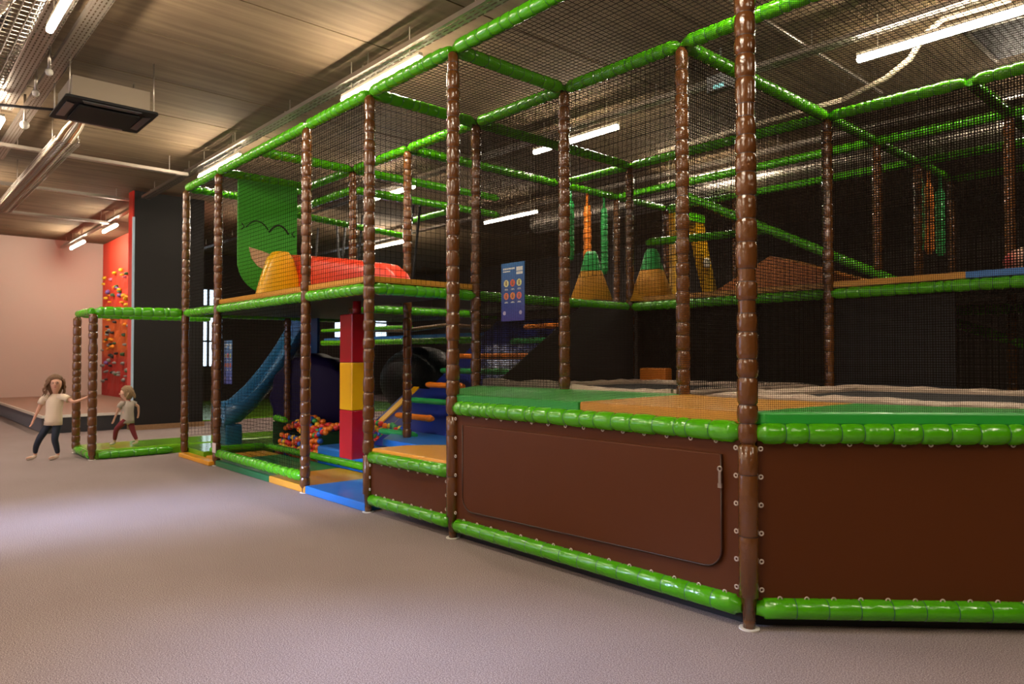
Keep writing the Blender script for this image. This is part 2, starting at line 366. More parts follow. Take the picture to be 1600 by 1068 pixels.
# ---- trampoline enclosure (right)
tf = thing('trampoline_enclosure_frame', (-1.3, 1.5, 0), 'tall brown and green padded pole frame with fine netting around the trampolines on the right', 'play frame')
for (i, j) in ((0, 0), (2, 0)): post(tf, *G(i, j), plain_to=1.0, n=20)
for (i, j) in ((1, 1), (2, 1)): post(tf, *G(i, j), z0=1.1)
for (i, j) in ((3, 1), (1, 3), (3, 3), (0, 4), (1, 4)): post(tf, *G(i, j), n=12)
post(tf, B, B, plain_to=1.0)
TOP = H
for a, b in (((2, 0), (0, 0)), ((3, 1), (2, 1)), ((2, 1), (1, 1)), ((1, 1), (0, 1)), ((0, 1), (-1, 1)), ((2, 0), (2, 1)), ((1, 1), (1, 3)), ((3, 1), (3, 3)), ((3, 3), (1, 3)), ((1, 3), (0, 3)), ((0, 3), (-1.5, 3)), ((0, 3), (0, 4)), ((1, 3), (1, 4))):
    rail(tf, (*G(*a), TOP), (*G(*b), TOP), n=16 if a[1] == 0 or b[1] <= 1 else 10)
rail(tf, (0, 0, TOP), (B, B, TOP))
for p, q in (((-2*B, 0), (0, 0)), ((0, 0), (B, B))):
    rail(tf, (*p, .112), (*q, .112), seg=.168, bulge=False, r=.056, n=20, name='base_rail')
    rail(tf, (*p, 1.055), (*q, 1.055), seg=.15, n=20, name='deck_rail', r=.060)
rail(tf, (B, B, 1.055), (2*B, 2*B, 1.055)); rail(tf, (B, B, .112), (2*B, 2*B, .112), seg=.168, bulge=False)
net(tf, (-2*B, 0, 1.11), X_, Z_, 2*B, 2.88, .011, .0015, fine_net_mat, 'fine_net')
net(tf, (0, 0, 1.11), D_, Z_, B/S2, 2.88, .011, .0016, fine_net_mat, 'fine_net')
net(tf, (-3*B, B, 1.16), X_, Z_, B, 2.82, .022, .0045, net_mat, 'fine_net')
net(tf, (-2*B, B, 2.2), X_, Z_, B, 1.78, .05, .0045)
net(tf, (-3*B, B, 1.2), Y_, Z_, 2*B, .9, .024, .006)
net(tf, (-3*B, B, 2.2), Y_, Z_, 2*B, 1.78, .05, .003)
net(tf, (-3*B, 3*B, 1.2), X_, Z_, 2*B, .95, .024, .008)
net(tf, (-3*B, 3*B, 2.2), X_, Z_, 2*B, 1.78, .05, .003)
net(tf, (-B, 3*B, 1.2), X_, Z_, 3.5*B, .9, .024, .006)
net(tf, (-B, 3*B+.02, 2.2), X_, Z_, 3.5*B, 1.76, .024, .009)  # dense net added to darken the view into the rear right
net(tf, (-B, B, 1.2), Y_, Z_, 2*B, 2.78, .03, .005)
net(tf, (-2*B, 0, H+.03), X_, Y_, 4*B, B, .05, .0045, name='roof_net')
net(tf, (-3*B, B, H+.03), X_, Y_, 5*B, 2*B, .05, .0045, name='roof_net')
# ---- climbing frame (left)
cf = thing('play_structure', (-6.6, 1.5, 0), 'two-storey brown and green padded climbing frame on the left with coarse black nets', 'play frame')
post(cf, *G(3, 0), plain_to=.55, n=18); post(cf, *G(4, 0)); post(cf, *G(6, 0)); post(cf, *G(7, 0))
for (i, j) in ((4, 1), (5, 1), (6, 3), (4, 4), (4, 5), (7, 3)): post(cf, *G(i, j), n=10)
post(cf, -8.55, 1.31, 0, 2.1, n=8)
for a, b in (((3, 0), (2, 0)), ((4, 0), (3, 0)), ((6, 0), (4, 0)), ((7, 0), (6, 0)), ((4, 1), (3, 1)), ((5, 1), (4, 1)), ((7, 1), (5, 1)), ((3, 0), (3, 1)), ((5, 0), (5, 1)), ((6, 0), (6, 1)), ((7, 0), (7, 1)), ((4, 1), (4, 3)), ((4, 3), (4, 5)), ((4, 3), (3, 3)), ((5, 1), (5, 3)), ((7, 3), (6, 3))):
    rail(cf, (*G(*a), TOP), (*G(*b), TOP), n=14 if a[1] == 0 else 10)
DR = 2.125
for p, q in (((-7*B, 0), (-6*B, 0)), ((-6*B, 0), (-4*B, 0)), ((-4*B, 0), (-3*B, 0)), ((-3*B, 0), (-3*B, B)), ((-3*B, B), (-3*B, 3*B)), ((-3*B, 3*B), (-B, 3*B)), ((-B, 3*B), (.5*B, 3*B)), ((-7*B, 0), (-7*B, 2*B)), ((-5*B, B), (-5*B, 3*B))):
    rail(cf, (*p, DR), (*q, DR), n=14, name='deck_rail')
rail(cf, (-7*B, B, 3.73), (-5*B, B, 3.73), n=10); rail(cf, (-5*B, B, 3.73), (-5*B, 3*B, 3.73), n=10)
rail(cf, (-7*B, B*1.2, 3.85), (-7*B, 3*B, 3.72), n=8)
rail(cf, (-6*B, 0, .17), (-4*B, 0, .17), r=.06, seg=.11, name='base_rail')
rail(cf, (-3*B, 0, .125), (-2*B, 0, .125), seg=.168, bulge=False, r=.054, name='base_rail')
rail(cf, (-3*B, 0, .525), (-2*B, 0, .535), seg=.168, bulge=False, r=.056, n=16, name='low_deck_rail')
rail(cf, (-8.5, .95, .14), (-3*B, .95, .14), seg=.2, bulge=False, r=.05, n=10, name='base_rail')
rail(cf, (-8.5, .1, .14), (-8.5, .95, .14), seg=.2, bulge=False, r=.05, n=10, name='base_rail')
rail(cf, (-12.6, 3*B, 1.78), (-6.1, 3*B, 1.74), r=.06, n=8, name='mid_rail')
rail(cf, (-12.6, 3*B, 2.05), (-9.0, 3*B, 2.03), r=.04, n=8, name='mid_rail')
net(cf, (-6*B, 0, .22), X_, Z_, 2*B, 1.86, .045, .004)
net(cf, (-6*B, 0, 2.2), X_, Z_, 3*B, 1.78, .048, .004)
net(cf, (-7*B, 0, 2.2), X_, Z_, B, 1.78, .048, .004)
net(cf, (-3*B, 0, 2.2), Y_, Z_, B, 1.78, .06, .004)
net(cf, (-7*B, 0, .3), Y_, Z_, 3*B, 1.8, .05, .004)
net(cf, (-7*B, 2*B, .3), X_, Z_, 2.5*B, 1.8, .05, .004)
net(cf, (-7*B, 0, H+.03), X_, Y_, 5*B, B, .05, .0045, name='roof_net')
net(cf, (-7*B, B, H+.03), X_, Y_, 4*B, 4*B, .05, .0045, name='roof_net')
# ---- rear tower (right background)
rf = thing('rear_tower_frame', (0, 6, 0), 'dim far brown and green pole frame standing behind the trampolines', 'play frame')
for (i, j) in ((1, 5), (1, 6), (3, 5)): post(rf, *G(i, j), n=8)
for a, b in (((4, 4), (-1.5, 4)), ((4, 5), (-1.5, 5)), ((1, 4), (1, 5)), ((0, 4), (0, 5)), ((1, 5), (1, 6)), ((1, 6), (-1.5, 6))):
    rail(rf, (*G(*a), TOP), (*G(*b), TOP), n=8)
rail(rf, (-4.0, 4*B, 3.83), (-1.05, 4*B, 2.30), n=10, name='sloping_rail'); rail(rf, (-4.0, 4*B+.7, 3.75), (-1.05, 4*B+.7, 2.22), n=8, name='sloping_rail')
rail(rf, (-1.0, 4*B, 2.02), (.35, 4*B, 1.5), n=10, name='sloping_rail'); rail(rf, (-.8, 4*B-.02, 1.98), (.45, 4*B-.02, 1.95), n=8, name='sloping_rail')
rail(rf, (-3.9, 4.2, 3.0), (-3.0, 6.2, 3.3), n=8, name='sloping_rail')
net(rf, (-4*B, 4*B, 2.2), X_, Z_, 6*B, 1.78, .045, .005)
net(rf, (-4*B, 6*B, 1.0), X_, Z_, 7*B, 3, .045, .009)
net(rf, (-2*B, 3.4*B, .3), X_, Z_, 4*B, 1.7, .05, .006)
net(rf, (-B, 3*B, H+.03), X_, Y_, 3*B, 3*B, .05, .0045, name='roof_net')
# ---- entrance arch
EX0, EX1, EY = -10.66, -9.62, -1.13
ef = thing('entrance_arch_frame', (-10, -.6, 0), 'low brown and green padded entrance arch the girl is holding on to', 'play frame')
post(ef, EX1, EY, 0, 2.12, r=.06); post(ef, EX0, EY, 0, 2.12, r=.06)
rail(ef, (EX1, EY, 2.13), (-7*B-.0, -.02, 2.13), r=.07); rail(ef, (EX0, EY, 2.13), (EX1, EY, 2.13), r=.055); rail(ef, (EX0, EY, 2.13), (EX0, .9, 2.13), r=.055)
post(ef, EX0, .95, 0, 2.12, n=8)

# ------------------------------------------------------------------ decks and mats
def deck(poly, z0, z1, m, label, name='floor_mat', cat='mat', group=None):
    mb = MB(); mb.prism(poly, z0, z1); o = obj(name, mb, m, label=label, cat=cat, group=group); bevel(o, .012, 2); return o
dk = thing('upper_deck', (-5, 3, 2.13), 'dark upper storey deck board with ochre edge above the lower play area', 'deck')
under = mat('dark_deck_underside', (.03, .03, .02), .6)
mb = MB(); mb.box(-7*B, -5*B, .06, 3*B-.06, 2.12, 2.2); mb.box(-5*B, -3*B-.06, .06, 1.25, 2.12, 2.2); mb.box(-5*B, -3*B-.06, 3.3, 5*B, 2.12, 2.2)
mb.box(-3*B-.06, 2.5*B, 3*B+.06, 5*B, 2.12, 2.2); obj('deck_board', mb, under, dk)
for bb in ((-6*B, -3*B, 0, .06, 2.19, 2.245), (-3*B-.06, -3*B, .061, B, 2.19, 2.245), (-3*B, -.05, 3*B, 3*B+.05, 2.19, 2.25)): box_obj('deck_edge_pad', bb, mat_tan, parent=dk, label='ochre padded edge')
box_obj('deck_edge_pad', (-.05, 2.5*B, 3*B, 3*B+.05, 2.19, 2.25), mat_blue, parent=dk, label='blue padded edge')
# trampoline walkway mats
deck([(-2*B+.03, .0), (-1.24, .0), (-1.31, 1.36), (-2*B, 1.33), (-3*B+.06, 1.28), (-3.3, .55)], 1.10, 1.168, mat_green, 'green padded walkway mat at the left end of the trampoline deck')
deck([(-1.235, .0), (-.045, .0), (-.02, .02), (.08, 1.18), (-.85, 1.15), (-1.305, 1.36)], 1.10, 1.168, mat_tan, 'ochre padded walkway mat between the two green deck mats')
deck([(-.012, .025), (.08, .04), (2.5, 2.47), (1.6, 2.1), (.9, 1.35), (.5, 1.22), (.085, 1.18)], 1.10, 1.168, mat_green, 'green padded walkway mat on the right end of the trampoline deck')
# trampolines
def trampoline(x0, x1, y0, y1, label):
    t = thing('trampoline', ((x0+x1)/2, (y0+y1)/2, 1.05), label, 'trampoline')
    mb = MB(); mb.box(x0+.3, x1-.3, y0+.3, y1-.3, 1.13, 1.14); obj('jumping_bed', mb, black_bed, t)
    for k, (a, b, c_, d_) in enumerate(((x0, x1, y0, y0+.32), (x0, x1, y1-.32, y1), (x0, x0+.32, y0+.33, y1-.33), (x1-.32, x1, y0+.33, y1-.33))):
        mb = MB(); nx = max(2, int((b-a)/.12)); ny = max(2, int((d_-c_)/.12))
        for s_ in (1.10, None):
            for i in range(nx+1):
                for j in range(ny+1):
                    e = min(i, nx-i, j, ny-j); zz = 1.10 if s_ else 1.165+(.02 if e else 0)+rnd.uniform(-.008, .012)
                    mb.v.append((a+(b-a)*i/nx, c_+(d_-c_)*j/ny, zz))
        q = (nx+1)*(ny+1)
        for i in range(nx):
            for j in range(ny):
                p_ = i*(ny+1)+j; mb.f.append((q+p_, q+p_+ny+1, q+p_+ny+2, q+p_+1)); mb.m.append(0); mb.sm.append(True)
        ring = [i*(ny+1) for i in range(nx+1)]+[nx*(ny+1)+j for j in range(1, ny+1)]+[i*(ny+1)+ny for i in range(nx-1, -1, -1)]+[j for j in range(ny-1, 0, -1)]
        for i in range(len(ring)):
            e, g = ring[i], ring[(i+1) % len(ring)]; mb.f.append((e, g, q+g, q+e)); mb.m.append(0); mb.sm.append(False)
        obj('edge_pad', mb, beige, t)
    return t
trampoline(-3*B+.1, -B-.08, B+.08, 3*B-.06, 'trampoline with beige edge pads behind the left green walkway mat')
trampoline(-B+.12, 2.9, B+.12, 3*B-.06, 'wide trampoline with crumpled beige edge pads on the right')
# beige skirts hung low on the nets
def skirt(pts, label):      # pts: (x,y,z0,z1)
    mb = MB(); n = len(pts)
    for (x, y, a, b) in pts: mb.v += [(x, y, a), (x, y, b)]
    for (x, y, a, b) in pts: mb.v += [(x+.012, y+.02, a), (x+.012, y+.02, b)]
    q = 2*n
    for i in range(n-1):
        mb.f += [(2*i, 2*i+2, 2*i+3, 2*i+1), (q+2*i, q+2*i+1, q+2*i+3, q+2*i+2), (2*i+1, 2*i+3, q+2*i+3, q+2*i+1), (2*i, q+2*i, q+2*i+2, 2*i+2)]; mb.m += [0]*4; mb.sm += [True, True, False, False]
    return obj('net_skirt', mb, beige, label=label, cat='pad')
skirt([(-3*B+.08+i*.1, B+.03+.01*(i % 2), 1.12, 1.235+.012*math.sin(i*.9)) for i in range(13)], 'beige padded band at the foot of the net below the hanging blue sign')
def prof_(x):
    t = (x+2*B)/B; return 1.18+.035*(abs(t-.55)/.5)**1.3
skirt([(-2*B+.07+i*.1, B+.02+.015*math.sin(i*1.3), 1.12, prof_(-2*B+.07+i*.1)) for i in range(12)], 'sagging beige padded band between the two middle posts of the trampoline deck')
# lower level mats
def bay(x0, x1, y0, y1, z1, m, label): return deck([(x0, y0), (x1, y0), (x1, y1), (x0, y1)], .001, z1, m, label)
bay(-5.2, -3*B-.02, -.03, .9, .085, mat_blue, 'blue floor mat in the open lower entrance bay')
bay(-6.13, -5.205, -.03, .9, .08, mat_tan, 'ochre floor mat beside the blue floor mat')
bay(-7.85, -6.135, -.03, .9, .078, mat_dgreen, 'dark green floor mat behind the lower coarse net')
bay(-8.44, -7.86, .05, .9, .075, mat_tan, 'ochre floor mat at the foot of the blue slide')
bay(-9.15, -6*B-.02, -.1, .04, .06, mat_yellow, 'narrow yellow threshold mat between the two leftmost tall posts')
bay(-9.58, -8.55, -.0+.05, 1.6, .12, mat_lime, 'glossy lime green mat behind the leftmost tall post')
mb = MB(); mb.bbox(EX0+.03, EX1-.03, EY+.02, 2.4, .001, .13, .04); obj('floor_mat', mb, mat_lime, label='glossy lime green mat the toddler walks on inside the entrance arch', cat='mat')
o = rail_mb((EX1+.01, EY+.05, .06), (EX1+.01, -.02, .06), r=.058, seg=.2, bulge=True); obj('padded_roll', o, [green, green_tie], label='green padded roll along the near side of the entrance mat', cat='pad')
o = rail_mb((EX0, EY, .06), (EX1, EY, .06), r=.055, seg=.2, bulge=True); obj('padded_roll', o, [green, green_tie], label='short green padded roll across the front of the entrance mat', cat='pad')
mb = MB(); mb.bbox(-7.0, -3.98, 1.02, 1.6, .001, .27, .03); obj('floor_mat', mb, mat_blue, label='long low blue block behind the green rail under the punching column', cat='mat')
# low yellow deck
mb = MB(); mb.prism([(-3*B+.05, .0), (-2*B-.05, .0), (-2*B-.05, 1.25), (-3.2, 1.2), (-3*B+.08, .38)], .50, .61)
bevel(obj('low_deck_mat', mb, mat_yellow, label='thick warm yellow mat on the low step beside the brown panel', cat='mat'), .02, 3)
mb = MB(); mb.prism([(-3*B-.05, .98), (-3*B+.1, .45), (-3.2, 1.22), (-2*B-.1, 1.28), (-3.95, 2.3), (-6.1, 1.7), (-5.3, 1.0)], .42, .5)
bevel(obj('low_deck_mat', mb, mat_blue, label='blue mat behind the yellow step at the foot of the foam rungs', cat='mat'), .01)

# ------------------------------------------------------------------ brown vinyl panels with eyelets
eye_m = mat('pale_eyelet_plastic', (.55, .48, .42), .4)
def eyelet(parent, c, ax):
    mb = MB(); mb.torus(c, ax, .0105, .0042, 12, 6); return obj('eyelet', mb, eye_m, parent)
def panel(o, d, L, z0, z1, label, zip_=False, nb=15, nv=6):
    o = Vector(o); d = Vector(d).normalized(); nr = Vector((d.y, -d.x, 0)); t = thing('vinyl_panel', (*(o+d*L/2).xy, z0), label, 'panel')
    mb = MB(); nx, nz = 24, 8; rr = random.Random(3)
    for side in (0, 1):
        for i in range(nx+1):
            for k in range(nz+1):
                u_, v_ = i/nx, k/nz; bow = .02*math.sin(PI*u_)*math.sin(PI*v_)+rr.uniform(-.0012, .0012)
                p = o+d*(.05+(L-.1)*u_)-nr*(bow-.012*(1-side)) if False else o+d*(.05+(L-.1)*u_)-nr*bow-nr*.006*side
                mb.v.append((p.x, p.y, z0+(z1-z0)*v_))
    q = (nx+1)*(nz+1)
    for side in (0, 1):
        for i in range(nx):
            for k in range(nz):
                a = side*q+i*(nz+1)+k; f = (a, a+nz+1, a+nz+2, a+1); mb.f.append(f if side == 0 else f[::-1]); mb.m.append(0); mb.sm.append(True)
    obj('vinyl_sheet', mb, panel_brown, t)
    for i in range(nb):
        p = o+d*(.16+(L-.3)*i/(nb-1))+nr*.012
        eyelet(t, (p.x, p.y, z0+.012), nr)
        if i: q_ = p-d*.05; eyelet(t, (q_.x, q_.y, z1-.012), nr)
    for s_ in (.062, L-.062):
        for k in range(nv): p = o+d*s_+nr*.02; eyelet(t, (p.x, p.y, z0+.06+(z1-z0-.1)*k/(nv-1)), nr)
    if zip_:
        # raised door flap with rounded lower corners and a seam around it
        x0, x1, a, b, r = o.x+.15, -.155, .25, .925, .11
        pts = [(x0, b)]; 
        for k in range(7): an = PI+PI/2*k/6; pts.append((x0+r+r*math.cos(an), a+r+r*math.sin(an)))
        for k in range(7): an = 1.5*PI+PI/2*k/6; pts.append((x1-r+r*math.cos(an), a+.04+r+r*math.sin(an)))
        pts.append((x1, b-.0))
        mb = MB(); mb.extrude([(p[0], -.016, p[1]) for p in pts], (0, .034, 0)); f = obj('door_flap', mb, panel_brown, t); bevel(f, .006, 2)
        mb = MB(); mb.tube([(p[0], -.0175, p[1]) for p in pts], .005, 6); obj('zip_seam', mb, brown_tie, f)
        mb = MB(); mb.torus((x1, -.03, .845), (0, 1, 0), .013, .005, 12, 6); mb.box(x1-.008, x1+.008, -.034, -.022, .76, .835); mb.box(x1-.012, x1+.012, -.034, -.022, .74, .765)
        obj('zip_pull', mb, steel, f, label='metal zip pull')
    return t
panel((-2*B, 0, 0), X_, 2*B, .155, 1.01, 'large chestnut brown vinyl panel with zipped rounded door flap below the trampoline deck', True)
panel((0, 0, 0), D_, B/S2, .155, 1.01, 'plain dark brown vinyl panel right of the nearest post', False, 12)
panel((B, B, 0), D_, B/S2, .155, 1.01, 'brown vinyl panel at the far right beyond the frame edge', False, 12)
panel((-3*B, 0, 0), X_, B, .165, .49, 'small brown vinyl panel below the yellow step', False, 8, 3)
# dark core under decks so light does not leak
mb = MB(); mb.prism([(-2*B+.03, .06), (-.03, .06), (B, B+.08), (2*B, 2*B+.1), (2*B, 3*B), (-3*B+.1, 3*B), (-3*B+.1, B+.1), (-3.0, .7), (-2*B+.03, .62)], .0, 1.09)
obj('deck_light_blocker', mb, black_soft, label='black core added under the trampoline deck mats to block light leaks', cat='base')

# ------------------------------------------------------------------ play elements, lower level
# square punching column
pc = thing('punching_column', (-5.35, .72, .3), 'hanging square punching column of red, yellow and red blocks', 'punch bag')
mb = MB(); cx, cy = -5.42, .72; s_ = .145
for k, (a, b, m_) in enumerate(((.30, .86, 1), (.86, 1.41, 0), (1.41, 1.97, 1))):
    q = MB(); q.bbox(cx-s_, cx+s_, cy-s_, cy+s_, a, b-.004, .012); obj('foam_block', q, crimson if m_ else yellow, pc, label=('red' if m_ else 'yellow')+' foam block')
mb.cyl((cx, cy, 1.9), (cx, cy, 2.15), .05, 12); obj('hanger', mb, crimson, pc)
# foam rungs
rung_y = [1.44, 1.69, 1.93, 2.18, 2.43, 2.68, 2.93, 3.18]; rung_z = [.51, .70, .89, 1.09, 1.28, 1.48, 1.68, 1.88]
for k, (y, z) in enumerate(zip(rung_y, rung_z)):
    x1 = -5.22 if k < 4 else -4.2; c_ = gfoam if k % 2 == 0 else orange
    x0 = -6.1+(.0 if k < 6 else .9)
    mb = rail_mb((x0, y, z), (x1 if k < 4 else -4.1, y, z), r=.045, seg=.06, n=10)
    obj('foam_rung', mb, [c_, c_], label='%s foam rung of the sloping ladder, %s' % ('green' if k % 2 == 0 else 'orange', ('lowest of all', 'second from the bottom', 'third from the bottom', 'fourth from the bottom', 'fifth from the bottom', 'sixth from the bottom', 'second from the top', 'topmost of all')[k]), cat='rung', group='foam rungs of the sloping ladder')
mb = MB(); mb.extrude([(-6.35, 1.5, .30), (-6.35, 3.7, 2.02), (-6.35, 3.7, 1.94), (-6.35, 1.6, .27)], (2.3, 0, 0))
obj('climbing_ramp', mb, navy, label='dark blue sloping ramp behind the foam rungs', cat='ramp')
# blue and yellow slide by the ball pit
ys = thing('small_ramp_slide', (-6.6, 1.9, .2), 'small navy ramp slide with yellow stripes behind the punching column', 'slide')
mb = MB(); mb.extrude([(-7.1, 1.62, .26), (-7.1, 2.6, 1.0), (-7.1, 2.6, .26)], (.9, 0, 0)); obj('ramp', mb, navy, ys)
for xx in (-7.0, -6.55, -6.3):
    mb = MB(); mb.extrude([(xx, 1.62, .285), (xx, 2.6, 1.025), (xx, 2.6, 1.0), (xx, 1.63, .262)], (.14, 0, 0)); obj('stripe', mb, yellow, ys, label='yellow stripe')
# blue plastic slide
bs = thing('blue_slide', (-9.3, 1, 0), 'blue plastic slide curving down behind the lower coarse net', 'slide')
path = [(.58, .50), (.85, .56), (1.1, .78), (1.35, 1.06), (1.6, 1.4), (1.85, 1.8), (1.98, 2.0)]
mb = MB(); rings = []; W = .28; XC = -9.42
for (y, z) in path:
    pr_ = [(-W, .22), (-W*.96, .06), (-W*.75, -.05), (0, -.09), (W*.75, -.05), (W*.96, .06), (W, .22), (W*1.1, .22), (W*1.06, .02), (W*.8, -.1), (0, -.14), (-W*.8, -.1), (-W*1.06, .02), (-W*1.1, .22)]
    rings.append([(XC+a, y, z+b) for a, b in pr_])
mb.loft(rings); obj('slide_chute', mb, blue_plastic, bs)
mb = MB(); mb.bbox(XC-.26, XC+.26, .60, .86, .001, .42, .03); obj('slide_foot', mb, blue_plastic, bs)
# blue panel + purple roller drum
obj('slide_side_panel', (lambda q: (q.box(-9.9, -8.7, 1.88, 1.92, 1.4, 2.1), q)[1])(MB()), mat('dim_blue_panel', (.012, .07, .22), .4), label='dark blue upright panel above the purple drum', cat='panel')
dr = thing('roller_drum', (-8.2, 1.5, .12), 'big dark purple drum with scalloped rim behind the lower net', 'drum')
c0 = Vector((-8.42, 1.72, .83)); ax = Vector((.55, -.83, 0)).normalized(); u_, v_ = perp(ax)
mb = MB(); n_ = 48; rings = []
for (t_, s_) in ((-.25, .62), (-.22, .68), (.2, .68), (.25, .62), (.27, .30), (.27, .05)):
    rings.append([c0+ax*t_+(u_*math.cos(2*PI*i/n_)+v_*math.sin(2*PI*i/n_))*s_*(1+(.03*math.cos(12*2*PI*i/n_) if s_ > .5 else 0)) for i in range(n_)])
mb.loft(rings); obj('drum_body', mb, purple, dr)
mb = MB(); mb.cyl(c0-ax*.4, c0+ax*.22, .05, 12); mb.box(c0.x-.3, c0.x+.3, c0.y+.15, c0.y+.3, .03, .86); obj('axle', mb, black_paint, dr)
# ball pit: individual balls
bm_ = [mat('ball_%s' % n_, c_, .35, .2) for n_, c_ in (('red', (.7, .03, .02)), ('orange', (.85, .2, .01)), ('yellow', (.8, .5, .02)), ('blue', (.02, .1, .5)), ('green', (.03, .3, .06)))]
cn = ('red', 'orange', 'yellow', 'blue', 'green'); protos = []
q = MB(); q.sphere((0, 0, 0), .041, 10, 7)
bme = bpy.data.meshes.new('ball')
bme.from_pydata(q.v, [], q.f); bme.polygons.foreach_set('use_smooth', [True]*len(q.f))
spots = []
for i in range(28):
    for k in range(4): spots.append((-8.36+.085*i+.04*(k % 2), 1.08+.012*(i % 2)+.015*k, .06+.078*k))
for i in range(28):
    for k in range(5): spots.append((-8.36+.085*i+.04*(k % 2), 1.2+.08*k, .39+.03*k+.05*math.sin(i*.5)))
spots = [s for s in spots if s[0] < -7.05 or (s[0] < -6.2 and s[1] > 1.64 and False) or s[0] < -7.05]
for i in range(13):
    for k in range(5): spots.append((-7.0+.085*i, 1.64+.035*k, .31+.055*k))
done = {}
for (x, y, z) in spots:
    ci = rnd.choice((0, 0, 0, 1, 1, 1, 2, 3, 4))
    if ci not in done:
        o = bpy.data.objects.new('pit_ball', bme.copy()); o.data.materials.append(bm_[ci]); done[ci] = o.data
    else: o = bpy.data.objects.new('pit_ball', done[ci])
    C.objects.link(o); o.location = (x+rnd.uniform(-.022, .022), y+rnd.uniform(-.015, .015), z+rnd.uniform(-.02, .02))
    tag(o, '%s plastic ball heaped in the ball pit below the purple drum' % cn[ci], 'ball', '%s balls in the ball pit' % cn[ci])
mb = MB(); mb.box(-8.42, -5.85, 1.6, 2.0, .001, .33); mb.box(-8.42, -8.40, 1.02, 1.6, .001, .5)
obj('ball_pit_box', mb, mat('dark_green_pit_pad', (.01, .08, .03), .5), label='dark green padded box holding the balls', cat='ball pit')
o = rail_mb((-8.46, 1.05, .56), (-8.0, 1.05, .54), r=.05, n=10); obj('padded_roll', o, [green, green_tie], label='short green padded roll above the left end of the ball pit', cat='pad')
# dark triangular screen under the deck beside the trampolines
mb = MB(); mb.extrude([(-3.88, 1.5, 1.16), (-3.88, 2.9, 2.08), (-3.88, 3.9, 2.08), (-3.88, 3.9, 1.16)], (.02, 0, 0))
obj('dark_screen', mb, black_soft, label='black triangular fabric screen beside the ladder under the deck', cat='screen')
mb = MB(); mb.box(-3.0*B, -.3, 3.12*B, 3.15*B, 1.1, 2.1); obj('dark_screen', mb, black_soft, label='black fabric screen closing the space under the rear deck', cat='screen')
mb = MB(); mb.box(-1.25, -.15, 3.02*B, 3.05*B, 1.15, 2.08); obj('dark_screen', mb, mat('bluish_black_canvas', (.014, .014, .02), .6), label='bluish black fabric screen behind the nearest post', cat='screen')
obj('foam_block', (lambda q: (q.bbox(-3.65, -3.25, 3.75, 3.9, 1.13, 1.33, .02), q)[1])(MB()), orange_board, label='dim ochre foam block at the back of the trampolines', cat='block')

# ------------------------------------------------------------------ play elements, upper level
# green monster banner
bn = thing('monster_curtain', (-7.89, .7, 2.36), 'hanging green curtain with a smiling face on the upper storey', 'curtain')
yl, yr = .26, 1.13; pts = [(yl, 3.98), (yl, 2.88)]
for k in range(1, 10): a = PI+(PI/2)*k/9; pts.append((yl+.42+.42*math.cos(a), 2.83+.46*math.sin(a)))
pts += [(yr-.1, 2.37), (yr, 2.45), (yr, 3.98)]
mb = MB(); mb.extrude([(-7.90, a, b) for a, b in pts], (.035, 0, 0))
obj('curtain_sheet', mb, mat('curtain_green', (.04, .36, .012), .55, bump=(3, .4, 2)), bn)
ink = mat('black_print', (.008, .02, .005), .7)
def arc(c, w_, h_, n=10): return [(-7.858, c[0]-w_+2*w_*i/n, c[1]+h_*(1-((2*i/n-1)**2))) for i in range(n+1)]
mb = MB(); mb.tube(arc((.53, 3.28), .16, .11), .007, 6); mb.tube(arc((.85, 3.25), .145, .115), .013, 6); obj('eyebrow_print', mb, ink, bn, label='black curved brows')
for a, b, s_ in ((.325, 3.29, 1), (1.065, 3.26, -1)):
    mb = MB(); mb.tube([(-7.858, a-.02*s_, b+.045), (-7.858, a+.02*s_, b), (-7.858, a-.02*s_, b-.045)], .007, 5); obj('eye_print', mb, ink, bn, label='small black eye mark')
mp = [(.41, 3.01), (.6, 2.97), (.84, 2.90), (.80, 2.72), (.66, 2.70), (.54, 2.75), (.45, 2.85)]
mb = MB(); mb.extrude([(-7.864, a, b) for a, b in mp], (.012, 0, 0)); obj('mouth_print', mb, tan_pale, bn, label='pale tan mouth')
# yellow wedge and red roll on the deck
def taper(name, label, cat, cx, cy, z0, z1, bw, tw, m_, cap=None, d=.3, td=.12, n=18):
    mb = MB(); rings = []
    for t in (0, .15, .3, .45, .6, .75, .88, .96, 1):
        k = t**1.25 if cap is None else t; hw = bw+(tw-bw)*k
        if t > .9: hw *= (1-(t-.9)*3.0)
        hd = d+(td-d)*t
        rings.append([(cx+math.copysign(abs(math.cos(a))**.7, math.cos(a))*hd, cy+math.copysign(abs(math.sin(a))**.7, math.sin(a))*hw, z0+(z1-z0)*t) for a in [2*PI*i/n for i in range(n)]])
    mb.loft(rings, [1 if (cap and (z_ >= cap)) else 0 for z_ in range(len(rings)-1)] if cap else 0)
    return obj(name, mb, m_, label=label, cat=cat)
taper('foam_cone', 'rounded yellow foam cone in front of the green curtain', 'foam cone', -7.1, .53, 2.2, 2.86, .34, .14, yellow, d=.12)
mb = MB(); rings = []
for (x, zc, hh, dp) in ((-7.6, 2.55, .35, .16), (-7.5, 2.55, .36, .18), (-6.7, 2.50, .30, .18), (-6.0, 2.46, .24, .17), (-5.4, 2.42, .18, .16), (-5.03, 2.39, .15, .15), (-4.85, 2.33, .11, .13), (-4.72, 2.26, .06, .1)):
    rings.append([(x, .93+math.copysign(abs(math.cos(a))**.5, math.cos(a))*dp, zc+math.copysign(abs(math.sin(a))**.4, math.sin(a))*hh) for a in [2*PI*i/16 for i in range(16)]])
mb.loft(rings); obj('foam_wedge', mb, mat('bright_red_vinyl', (.75, .04, .012), .4, .1), label='long bright red tapering foam wedge on the upper deck', cat='foam wedge')
